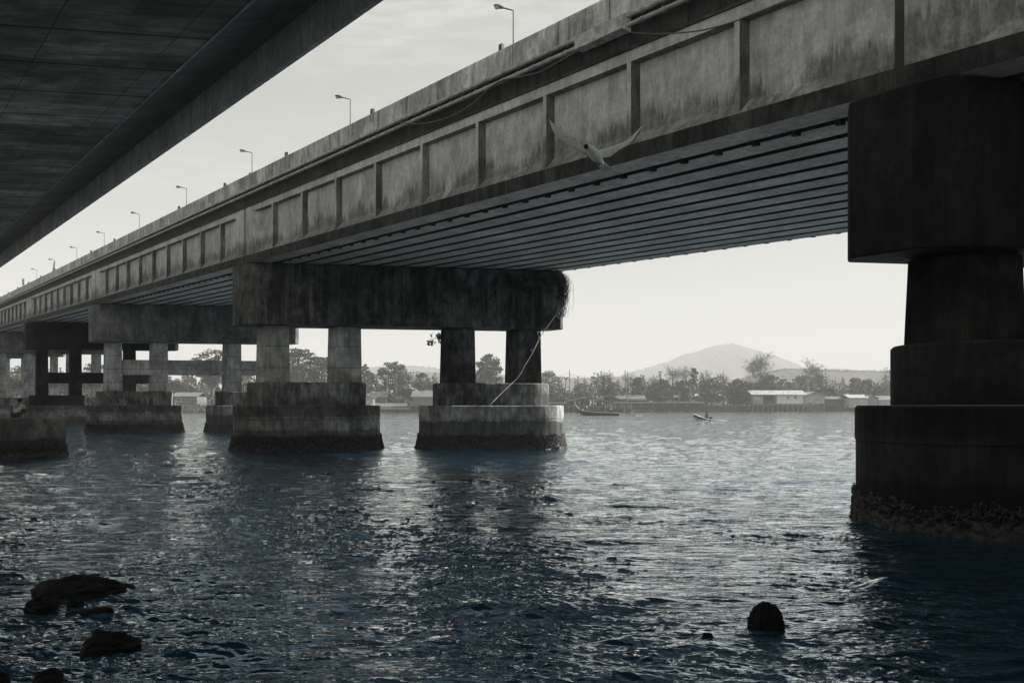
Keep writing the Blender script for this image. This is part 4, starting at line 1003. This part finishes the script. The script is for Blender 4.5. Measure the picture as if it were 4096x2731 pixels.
sit={'pelvis':(0,.0,.38),'chest':(0,.02,.74),'neck':(0,.0,.90),'head':(0,-.03,1.02),'shL':(-.18,.02,.84),'elL':(-.26,-.08,.60),'wrL':(-.2,-.30,.52),'shR':(.18,.02,.84),'elR':(.28,.12,.60),'wrR':(.26,.34,.5),
'hipL':(-.1,-.02,.36),'knL':(-.15,-.42,.42),'anL':(-.14,-.44,.04),'toL':(-.15,-.56,.02),'hipR':(.1,-.02,.36),'knR':(.15,-.42,.42),'anR':(.14,-.44,.04),'toR':(.15,-.56,.02)}
Yq=33.6
person((atpx(73,Yq),Yq,1.735),R(170),squat,'person in pale shirt and dark hat squatting on the low left pile cap','cloth','clothdark','brim',1.0)

# ------------------------------------------------------------------ boats
M['hull']=flat('dark_hull_paint',.035,.5,tint=(.92,1,1.06),var=.15); M['hullpale']=flat('pale_hull_paint',.5,.5,var=.1); M['inner']=flat('boat_inside',.26,.7)
def hull(mb,st,xf,thick=.05,inner=False):
    n=9; rings=[]
    for (x,b,zk,zg) in st:
        r_=[]
        for j in range(n):
            a=-1+2*j/(n-1); y=b*math.copysign(abs(a)**.75,a); z=zk+(zg-zk)*abs(a)**2.4; r_.append((x,y,z))
        if inner: r_=[(x,y*(1-thick/max(b,.06)*.9),z+(.0 if abs(y)>b*.97 else thick)) for (x,y,z) in r_]
        rings.append(r_)
    vs=[xf(p) for r_ in rings for p in r_]; fs=[(i*n+k,i*n+k+1,(i+1)*n+k+1,(i+1)*n+k) for i in range(len(st)-1) for k in range(n-1)]
    fs.append(tuple(range(n)))
    mb.add(vs,fs); return rings
def gunwale(mb,st,xf,r_=.035):
    for sg in (-1,1): tube(mb,[xf((x,b*sg,zg)) for (x,b,zk,zg) in st],r_,6)
def mkxf(o,yaw,pitch=0,roll=0):
    from mathutils import Matrix
    Mx=Matrix.Translation(o)@Matrix.Rotation(yaw,4,'Z')@Matrix.Rotation(pitch,4,'Y')@Matrix.Rotation(roll,4,'X')
    return lambda p: tuple(Mx@Vector(p))
Yb=171.0; o=(atpx(2400,Yb),Yb,0.0); xf=mkxf(o,R(-3))
lb=empty('longtail_boat',o); tag(lb,'long slim wooden boat with upswept prow and a long propeller shaft trailing astern','boat')
st=[(4.25,.5,-.05,.62),(3,.75,-.18,.62),(1,.95,-.22,.66),(-1,.95,-.22,.72),(-2.5,.75,-.18,.86),(-3.6,.45,-.05,.99),(-4.3,.22,.15,1.22),(-4.85,.10,.75,1.46),(-5.25,.08,1.35,1.95),(-5.62,.09,2.15,2.52)]
mb=MB(); hull(mb,st,xf); hb=mb.build('hull',M['hull'],lb,smooth=True); mb=MB(); hull(mb,st[:8],xf,inner=True); mb.build('inner_hull',M['inner'],lb,smooth=True)
mb=MB(); gunwale(mb,st,xf,.05); mb.build('gunwale',M['hullpale'],lb)
mb=MB(); tube(mb,[xf((-4.8,0,1.5)),xf((-5.25,0,1.98)),xf((-5.66,0,2.56))],[.10,.13,.15],6); mb.build('prow_post',M['hullpale'],lb)
mb=MB(); 
vs=[xf(p) for p in ((-4.6,-.12,1.3),(-4.6,.12,1.3),(-2.9,.55,.80),(-2.9,-.55,.80))]; mb.add(vs,[(0,1,2,3)]); mb.build('foredeck',M['inner'],lb)
mb=MB(); blob(mb,xf((-5.12,-.1,.75)),(.13,.13,.42),10,8); tube(mb,[xf((-5.1,-.1,1.1)),xf((-4.95,-.05,1.6))],.02,5); mb.build('hanging_fender',M['hull'],lb,smooth=True)
mb=MB(); box(mb,xf((3.45,0,1.10)),(.62,.45,.55),yaw=R(-3)); box(mb,xf((3.55,0,1.45)),(.34,.3,.25)); tube(mb,[xf((3.55,0,.45)),xf((3.55,0,.9))],.07,8); tube(mb,[xf((3.75,.1,1.3)),xf((3.85,.1,1.75))],.05,7); en=mb.build('engine',M['dark'],lb)
mb=MB(); tube(mb,[xf((3.7,0,1.05)),xf((5.4,0,.63)),xf((8.5,0,-.12))],[.085,.06,.03],8); mb.build('propeller_shaft',M['dark'],en)
mb=MB(); tube(mb,[xf((3.3,0,1.15)),xf((2.7,0,1.05))],.03,6); mb.build('tiller',M['dark'],en)
mb=MB(); tube(mb,[xf((-.6,.1,1.75)),xf((.62,-.1,.45))],.035,6); mb.build('punt_pole',M['wood'],lb)
mb=MB(); box(mb,xf((2.05,-.2,.55)),(.5,.5,.55)); mb.build('crate',M['black'],lb)
mb=MB(); box(mb,xf((.85,0,.52)),(.5,.6,.18)); mb.build('thwart',M['white'],lb)
mb=MB(); blob(mb,xf((-3.9,0,1.28)),(.14,.14,.14)); mb.build('float',M['white'],lb,smooth=True)
person(xf((-3.05,0,.80)),R(40),stand,'person in dark shorts standing near the prow of the longtail boat','cloth','clothdark')
person(xf((2.5,.05,.25)),R(70),steer,'person with tousled hair steering at the stern of the longtail boat','cloth','clothdark')
Yb=112.0; o=(atpx(2803,Yb),Yb,0.16); xf=mkxf(o,R(20),R(11),R(14))
sb_=empty('small_boat',o); tag(sb_,'small open motorboat with raised bow and dark stripe, one person at the outboard','boat')
st=[(1.35,.62,-.25,.42),(.6,.70,-.25,.42),(-.3,.68,-.22,.46),(-1.0,.5,-.12,.54),(-1.35,.27,.05,.60),(-1.5,.08,.22,.63)]
mb=MB(); hull(mb,st,xf); mb.build('hull',M['hullpale'],sb_,smooth=True); mb=MB(); hull(mb,st,xf,inner=True); mb.build('inner_hull',M['inner'],sb_,smooth=True)
mb=MB(); gunwale(mb,st,xf,.035); mb.build('gunwale',M['white'],sb_)
mb=MB()
for i in range(len(st)-1):
    a,b=st[i],st[i+1]
    for sg in (-1,1):
        mb.add([xf((a[0],sg*(a[1]+.015),a[3]-.02)),xf((b[0],sg*(b[1]+.015),b[3]-.02)),xf((b[0],sg*(b[1]*.93+.018),b[3]-.32)),xf((a[0],sg*(a[1]*.93+.018),a[3]-.32))],[(0,1,2,3)])
mb.build('side_stripe',M['hull'],sb_)
mb=MB(); box(mb,xf((-.45,0,.2)),(.7,.5,.12),yaw=R(20)); mb.build('tarp',M['black'],sb_)
mb=MB(); box(mb,xf((.75,0,.22)),(.3,1.2,.06),yaw=R(20)); mb.build('thwart',M['inner'],sb_)
mb=MB(); blob(mb,xf((1.62,0,.62)),(.30,.2,.17),12,8); tube(mb,[xf((1.5,0,.6)),xf((1.55,0,-.5))],[.13,.07],8); mb.build('outboard_motor',M['dark'],sb_,smooth=True)
person(xf((.95,-.1,.22)),R(285),sit,'person in dark clothes and a cap sitting at the stern of the small motorboat','clothdark','clothdark','cap',1.0)
# wakes
def foam(px,Y,lx,ly,n,h,label,seed):
    g=np.random.default_rng(seed); x=atpx(px,Y)+g.random(n)**1.6*lx; y=Y+g.normal(size=n)*ly*(.3+(x-atpx(px,Y))/lx); z=np.abs(g.normal(size=n))*h*(1-(x-atpx(px,Y))/lx*.8)
    V,Fq=quads(np.stack([x,y,z],1),.09,g); tag(np_mesh('wake_foam',V,Fq,4,M['white']),label,'wake',kind='stuff')
foam(2848,112,2.2,.2,700,.10,'white wake thrown up behind the small motorboat',1)
foam(2546,171,1.2,.15,120,.05,'small splash where the longtail propeller enters the water',2)
foam(2790,111.3,1.6,.12,250,.06,'thin line of foam along the side of the small motorboat',3)

# ------------------------------------------------------------------ gull
Yg=7.6
def G(x,y,d=0.0): return (atpx(x,Yg)*(1+0*d),Yg+d,zpx(y,Yg))
def gp(x,y): return (2200+x*.1722,450+y*.1722)
M['gull']=flat('white_feathers',.85,.8,var=.1,sc=30); M['gullgrey']=flat('grey_feathers',.5,.8,var=.1,sc=30); M['gulldark']=flat('dark_feathers',.03,.8)
c=G(2372,615); bird=empty('gull',c); tag(bird,'gull in flight with raised wings in front of the bridge girder','bird')
axis=[((775,880),.012,-.10),((800,865),.020,-.09),((850,870),.032,-.07),((930,900),.046,-.04),((1020,960),.058,0),((1100,1020),.054,.03),((1180,1070),.034,.07),((1260,1120),.022,.11)]
mb=MB(); tube(mb,[G(*gp(*p),d) for p,r_,d in axis],[r_ for p,r_,d in axis],12); mb.build('body',M['gull'],bird,smooth=True)
mb=MB(); blob(mb,G(*gp(815,868),-.095),(.025,.030,.024),12,8); tube(mb,[G(*gp(790,880),-.11),G(*gp(745,912),-.135)],[.010,.003],6); mb.build('head',M['gulldark'],bird,smooth=True)
def surf(name,A,B,dA,dB,mat,th=.006,mid=.02):
    n=len(A); vs=[]
    if name=='wing': B=[(a_[0]+(b_[0]-a_[0])*1.6,a_[1]+(b_[1]-a_[1])*1.6) for a_,b_ in zip(A,B)]
    for side in (1,-1):
        for i in range(n):
            a=Vector(G(*gp(*A[i]),dA[i])); b=Vector(G(*gp(*B[i]),dB[i])); m_=(a+b)/2+Vector((0,0,mid*(1-i/n)))
            for p in (a,m_,b): vs.append(tuple(p+Vector((0,side*-th*(1 if p is m_ else .3),side*th*(1 if p is m_ else .3)))))
    o_=n*3; fs=[]
    for i in range(n-1):
        for k in range(2):
            a=i*3+k; fs.append((a,a+1,a+4,a+3)); fs.append((o_+a,o_+a+3,o_+a+4,o_+a+1))
        for k in (0,2): fs.append((i*3+k,i*3+k+3,o_+i*3+k+3,o_+i*3+k))
    mb=MB(); mb.add(vs,fs); mb.build(name,mat,bird,smooth=True)
surf('wing',[(960,860),(1150,830),(1420,740),(1640,670),(1810,590),(1960,480),(2110,345)],[(1090,1000),(1180,985),(1400,930),(1620,800),(1800,700),(1930,590),(2118,352)],[.05,.07,.09,.09,.08,.05,-.01],[-.03,-.03,-.02,-.01,.0,.0,-.02],M['gull'])
surf('wing',[(1000,850),(860,800),(640,655),(420,520),(230,400),(90,330),(-40,290)],[(930,960),(800,880),(600,775),(380,680),(190,560),(60,440),(-36,300)],[.05,.07,.07,.03,0,-.05,-.14],[.0,.0,-.02,-.05,-.08,-.11,-.15],M['gullgrey'])
surf('tail',[(1150,1010),(1280,1090),(1400,1160),(1500,1222)],[(1080,1110),(1120,1170),(1210,1230),(1290,1262)],[.05,.08,.11,.14],[.05,.08,.11,.14],M['gullgrey'],mid=.004)
# tiny far gull and a hanging sprig
# ------------------------------------------------------------------ vine, rope and sprig on the middle pier
g=np.random.default_rng(21); mb=MB(); Yv=40.6
def vpt(px,py,dy=0): return (atpx(px,Yv+dy),Yv+dy,zpx(py,Yv+dy))
root=empty('hanging_vine',vpt(2228,1083)); tag(root,'dry tangled vine hanging over the right end of the middle pier cap','vine')
for i in range(230):
    x=2216+22*g.random(); y=1082+8*g.random(); dy=-.25*g.random(); tx=2236+g.normal()*12+8; L=40+150*g.random()**1.3; pts=[]
    lim=2250 if y>1100 else 2240
    for j in range(8):
        u_=j/7; xx=x+(tx-x)*min(1,u_*1.6)+g.normal()*2.0+ (14*math.sin(u_*2.6)); yy=y+L*u_**1.15+g.normal()*1.5; pts.append(vpt(xx,yy,dy-.45+g.normal()*.04))
    tube(mb,pts,.0075 if g.random()<.8 else .013,3)
mb.build('stems',M['wood'],root)
cen=[];
for i in range(1600):
    u_=g.random()**1.2; xx=2224+g.normal()*9+26*math.sin(min(u_*2.4,1.57)) *.9; yy=1084+u_*120; cen.append(vpt(xx,yy,-.5+g.normal()*.15))
Vq,Fq=quads(np.array(cen),.045,g); np_mesh('leaves',Vq,Fq,4,M['leaf'],root)
rp=[(2232,1250,40.1),(2220,1263,40.1),(2200,1292,40.0),(2178,1322,39.9),(2155,1358,39.8),(2137,1398,39.6),(2118,1432,39.5),(2099,1462,39.4),(2079,1499,39.3),(2058,1523,39.2),(2025,1554,38.9),(2000,1578,38.7),(1975,1603,38.4),(1958,1622,38.3)]
def rope(name,pts,r_,label,cat='rope',mat='rope'):
    P=[(atpx(a,Y_),Y_,zpx(b,Y_)) for a,b,Y_ in pts]; return cable(name,P,r_,M[mat],label,cat,sm=4)
rope('rope',rp,.020,'pale rope slanting down from the vine to the pile cap of the middle pier')
rope('rope_end',[(2232,1250,40.1),(2240,1262,40.1),(2236,1272,40.1),(2228,1266,40.1),(2230,1252,40.1),(2238,1225,40.1),(2242,1180,40.1),(2236,1140,40.1)],.018,'knotted loop of pale rope at the foot of the vine')
rope('rope_end',[(2178,1322,39.9),(2160,1326,39.9),(2151,1329,39.85),(2155,1345,39.8),(2156,1358,39.78),(2150,1375,39.7)],.013,'loose end of pale rope bent against the rightmost column')
rope('rope_end',[(2133,1398,39.55),(2124,1397,39.5),(2123,1401,39.5),(2129,1408,39.5)],.011,'short snagged tail halfway down the pale rope')
rope('mooring_line',[(345,1579,86.5),(356,1590,86),(370,1602,85),(388,1611,84)],.07,'thick dark line slung from the blackened pier to the third pier','rope','cable')
root=empty('leafy_sprig',(atpx(1755,41.5),41.5,zpx(1310,41.5))); tag(root,'small leafy branch hanging down beside the third column','plant')
Ys=43.2; mb=MB(); S=[[(1768,1318),(1765,1345),(1762,1372)],[(1768,1335),(1745,1350),(1728,1362),(1712,1372)],[(1768,1330),(1752,1334),(1746,1346)],[(1733,1328),(1727,1342),(1728,1358)]]
cen=[]
for s_ in S:
    tube(mb,[(atpx(a,Ys),Ys,zpx(b,Ys)) for a,b in s_],.012,5)
for (a,b,k_,sp_) in ((1757,1350,46,7),(1760,1368,24,5),(1728,1368,44,8),(1714,1372,22,5),(1752,1340,26,6),(1722,1339,6,3)):
    for _ in range(k_): cen.append((atpx(a+g.normal()*sp_*.75,Ys),Ys+g.normal()*.08,zpx(b+g.normal()*sp_*.8,Ys)))
mb.build('twig',M['bark'],root); Vq,Fq=quads(np.array(cen),.075,g); np_mesh('leaves',Vq,Fq,4,M['leaf3'],root)

# ------------------------------------------------------------------ rocks
def rock(px0,px1,ptop,pwl,seed,label,lobes=None):
    Y=HC*F/(pwl-HY); x0,x1=atpx(px0,Y),atpx(px1,Y); w=(x1-x0)/2; h=max((pwl-ptop)/F*Y,.05); cx=(x0+x1)/2; w=(atpx(px1,Y+.33*(pwl-ptop)/(pwl-HY)*Y)-atpx(px0,Y+.33*(pwl-ptop)/(pwl-HY)*Y))/2*.92; cx=atpx((px0+px1)/2,Y+.33*(pwl-ptop)/(pwl-HY)*Y); g=np.random.default_rng(seed)
    nu,nv=72,30; Vv=[]; ph=g.random(12)*6.28
    vis=pwl-ptop; dpt=(.33 if seed!=8 else .22)*vis/(pwl-HY)*Y; h=max(HC-(ptop-HY)*(Y+dpt)/F,.012)
    for i in range(nv):
        th=math.pi*.62*i/(nv-1)
        for k in range(nu):
            a=2*math.pi*k/nu; d=Vector((math.sin(th)*math.cos(a),math.sin(th)*math.sin(a),math.cos(th)))
            kq=.35 if seed==8 else 1.0; q_=1+kq*.10*math.sin(3*a+ph[0]+2*th)+kq*.07*math.sin(5*a+ph[1])*math.sin(th)+kq*.05*math.sin(9*th+ph[2]+a*2)+.05*math.sin(13*a+ph[3])*math.sin(11*th+ph[4])+.04*math.sin(23*a+ph[5]+9*th)+g.normal()*.022
            sx=math.copysign(abs(d.x)**.8,d.x); z=d.z*h*1.0
            if lobes: z*=np.interp(d.x,[-1]+[l[0] for l in lobes]+[1],[lobes[0][1]]+[l[1] for l in lobes]+[lobes[-1][1]])
            Vv.append((cx+sx*w*q_,Y+dpt+d.y*dpt*q_,z*q_+ (0.0 if z>0 else -.1)))
    Fv=[]
    for i in range(nv-1):
        for k in range(nu): a=i*nu+k; b=i*nu+(k+1)%nu; Fv.append((a,a+nu,b+nu,b))
    ob=np_mesh('rock',Vv,Fv,4,M['rock'],None,smooth=True); 
    # move the origin to the rock's base
    for v in ob.data.vertices: v.co-=Vector((cx,Y+dpt,0))
    ob.location=(cx,Y+dpt,0); tag(ob,label,'rock','rocks awash in the foreground'); 
    # limpets
    return ob
rock(129,513,2310,2388,1,'long flat black rock, largest and farthest of the left group',[(-.8,.75),(-.1,1.05),(.2,.85),(.5,.8),(.9,.45)])
rock(115,219,2392,2450,2,'squat black rock left, just below the long flat one')
rock(279,312,2395,2424,3,'tiny upright rock below the middle of the long flat one')
rock(308,336,2403,2420,9,'tiniest rock, touching the tiny upright one')
rock(275,460,2428,2456,4,'thin low rock barely breaking the water below the long flat one',[(-.8,.5),(-.2,.5),(.5,1.2),(.9,.9)])
rock(328,560,2526,2604,5,'wedge-shaped rock, steep on the left and sloping down to the right',[(-.9,.9),(-.5,1.1),(.1,.85),(.6,.5),(.9,.22)])
rock(140,238,2683,2760,6,'rock cut by the bottom edge near the lower left corner')
rock(-60,22,2690,2750,7,'rock in the lower left corner')
rock(2984,3122,2415,2520,8,'dark round boulder standing alone at lower right',[(-.8,.98),(-.35,1.0),(.3,1.0),(.75,.98)])
rock(2806,2850,2530,2546,10,'small low rock left of the lone round boulder')
rock(1003,1018,2576,2590,11,'tiny lone rock near the bottom left of centre')

# ------------------------------------------------------------------ haze
N=NT('haze'); N.n.remove(N.b); vol=N.node('ShaderNodeVolumePrincipled'); vol.inputs['Color'].default_value=(1,.997,.98,1); vol.inputs['Density'].default_value=.00062; vol.inputs['Anisotropy'].default_value=0.0
N.l.new(vol.outputs[0],N.n['Material Output'].inputs['Volume'])
mb=MB(); X0,X1,Y0,Y1,Z0,Z1=-9500,9500,-9500,9500,-4,320
mb.add([(x,y,z) for x in (X0,X1) for y in (Y0,Y1) for z in (Z0,Z1)],[(0,1,3,2),(4,6,7,5),(0,4,5,1),(2,3,7,6),(0,2,6,4),(1,5,7,3)])
hz=mb.build('haze',N.m); hz['kind']='stuff'

# ------------------------------------------------------------------ light
SUN_AZ=R(19)   # measured from +X towards +Y
SUN_EL=R(34)
sd=Vector((math.cos(SUN_AZ)*math.cos(SUN_EL),math.sin(SUN_AZ)*math.cos(SUN_EL),math.sin(SUN_EL)))
L=bpy.data.lights.new('sun','SUN'); L.energy=5.0; L.angle=R(.6); L.color=(1,.98,.94); lo=bpy.data.objects.new('sun',L); COL.objects.link(lo)
lo.rotation_euler=sd.to_track_quat('Z','Y').to_euler(); lo.location=(60,20,60)
w=bpy.data.worlds.new('World'); scene.world=w; w.use_nodes=True; nt=w.node_tree; nd=nt.nodes; lk=nt.links; bg=nd['Background']
sky=nd.new('ShaderNodeTexSky'); sky.sky_type='NISHITA'; sky.sun_disc=False; sky.sun_elevation=SUN_EL; sky.sun_rotation=math.pi/2-SUN_AZ; sky.dust_density=3.0; sky.air_density=1.2
bwn=nd.new('ShaderNodeRGBToBW'); lk.new(sky.outputs[0],bwn.inputs[0])
def wm(op,a,b=0.0):
    x=nd.new('ShaderNodeMath'); x.operation=op
    for i,v in enumerate((a,b)):
        if isinstance(v,(int,float)): x.inputs[i].default_value=v
        else: lk.new(v,x.inputs[i])
    return x.outputs[0]
flatk=wm('MULTIPLY',wm('POWER',bwn.outputs[0],.25),1.13)           # the even, high thin overcast of the photograph
tc=nd.new('ShaderNodeTexCoord'); sx=nd.new('ShaderNodeSeparateXYZ'); lk.new(tc.outputs['Generated'],sx.inputs[0])
zc=wm('MAXIMUM',sx.outputs[2],.04); cx=nd.new('ShaderNodeCombineXYZ'); lk.new(wm('DIVIDE',sx.outputs[0],zc),cx.inputs[0]); lk.new(wm('DIVIDE',sx.outputs[1],zc),cx.inputs[1])
def wn(sc,det,rough,stretch,dist=0.0):
    mp=nd.new('ShaderNodeMapping'); lk.new(cx.outputs[0],mp.inputs[0]); mp.inputs['Scale'].default_value=stretch; mp.inputs['Rotation'].default_value=(0,0,R(20))
    x=nd.new('ShaderNodeTexNoise'); lk.new(mp.outputs[0],x.inputs['Vector']); x.inputs['Scale'].default_value=sc; x.inputs['Detail'].default_value=det; x.inputs['Roughness'].default_value=rough; x.inputs['Distortion'].default_value=dist; return x.outputs[0]
def wr(v,a,b,lo,hi):
    x=nd.new('ShaderNodeMapRange'); x.interpolation_type='SMOOTHSTEP'; lk.new(v,x.inputs[0]); x.inputs[1].default_value=a; x.inputs[2].default_value=b; x.inputs[3].default_value=lo; x.inputs[4].default_value=hi; return x.outputs[0]
big=wr(wn(.5,4,.55,(1,1.4,1)),.38,.58,0,1); puffs=wr(wn(8.5,7,.66,(.7,1.5,1),.5),.40,.62,0,1)
cl=wm('MULTIPLY',big,wm('ADD',.25,wm('MULTIPLY',puffs,.75))); cl=wm('MULTIPLY',cl,wr(sx.outputs[2],.16,.36,0,1))
val=wm('MULTIPLY',wm('MULTIPLY',flatk,wr(sx.outputs[2],0.0,.42,1.02,.88)),wm('ADD',1.0,wm('MULTIPLY',cl,.48)))
cb=nd.new('ShaderNodeVectorMath'); cb.operation='SCALE'; cb.inputs[0].default_value=(.985,1,.962); lk.new(val,cb.inputs['Scale']); lk.new(cb.outputs[0],bg.inputs[0])
bg.inputs[1].default_value=.15

# ------------------------------------------------------------------ camera and film
cam=bpy.data.cameras.new('camera'); co=bpy.data.objects.new('camera',cam); COL.objects.link(co); co.location=(0,0,HC); co.rotation_euler=(R(90),0,0)
cam.sensor_width=36; cam.lens=36*F/4096; cam.shift_y=(HY-2731/2)/4096; cam.clip_end=30000; cam.clip_start=.05
scene.camera=co
vs_=scene.view_settings; vs_.view_transform='Standard'; vs_.look='None'; vs_.gamma=1; vs_.exposure=1.2
cy=scene.cycles; cy.use_denoising=True; cy.max_bounces=6; cy.diffuse_bounces=3; cy.glossy_bounces=3; cy.transmission_bounces=2; cy.volume_bounces=0; cy.caustics_reflective=True; cy.blur_glossy=2.0; cy.sample_clamp_indirect=2.5; cy.sample_clamp_direct=6; cy.caustics_refractive=False
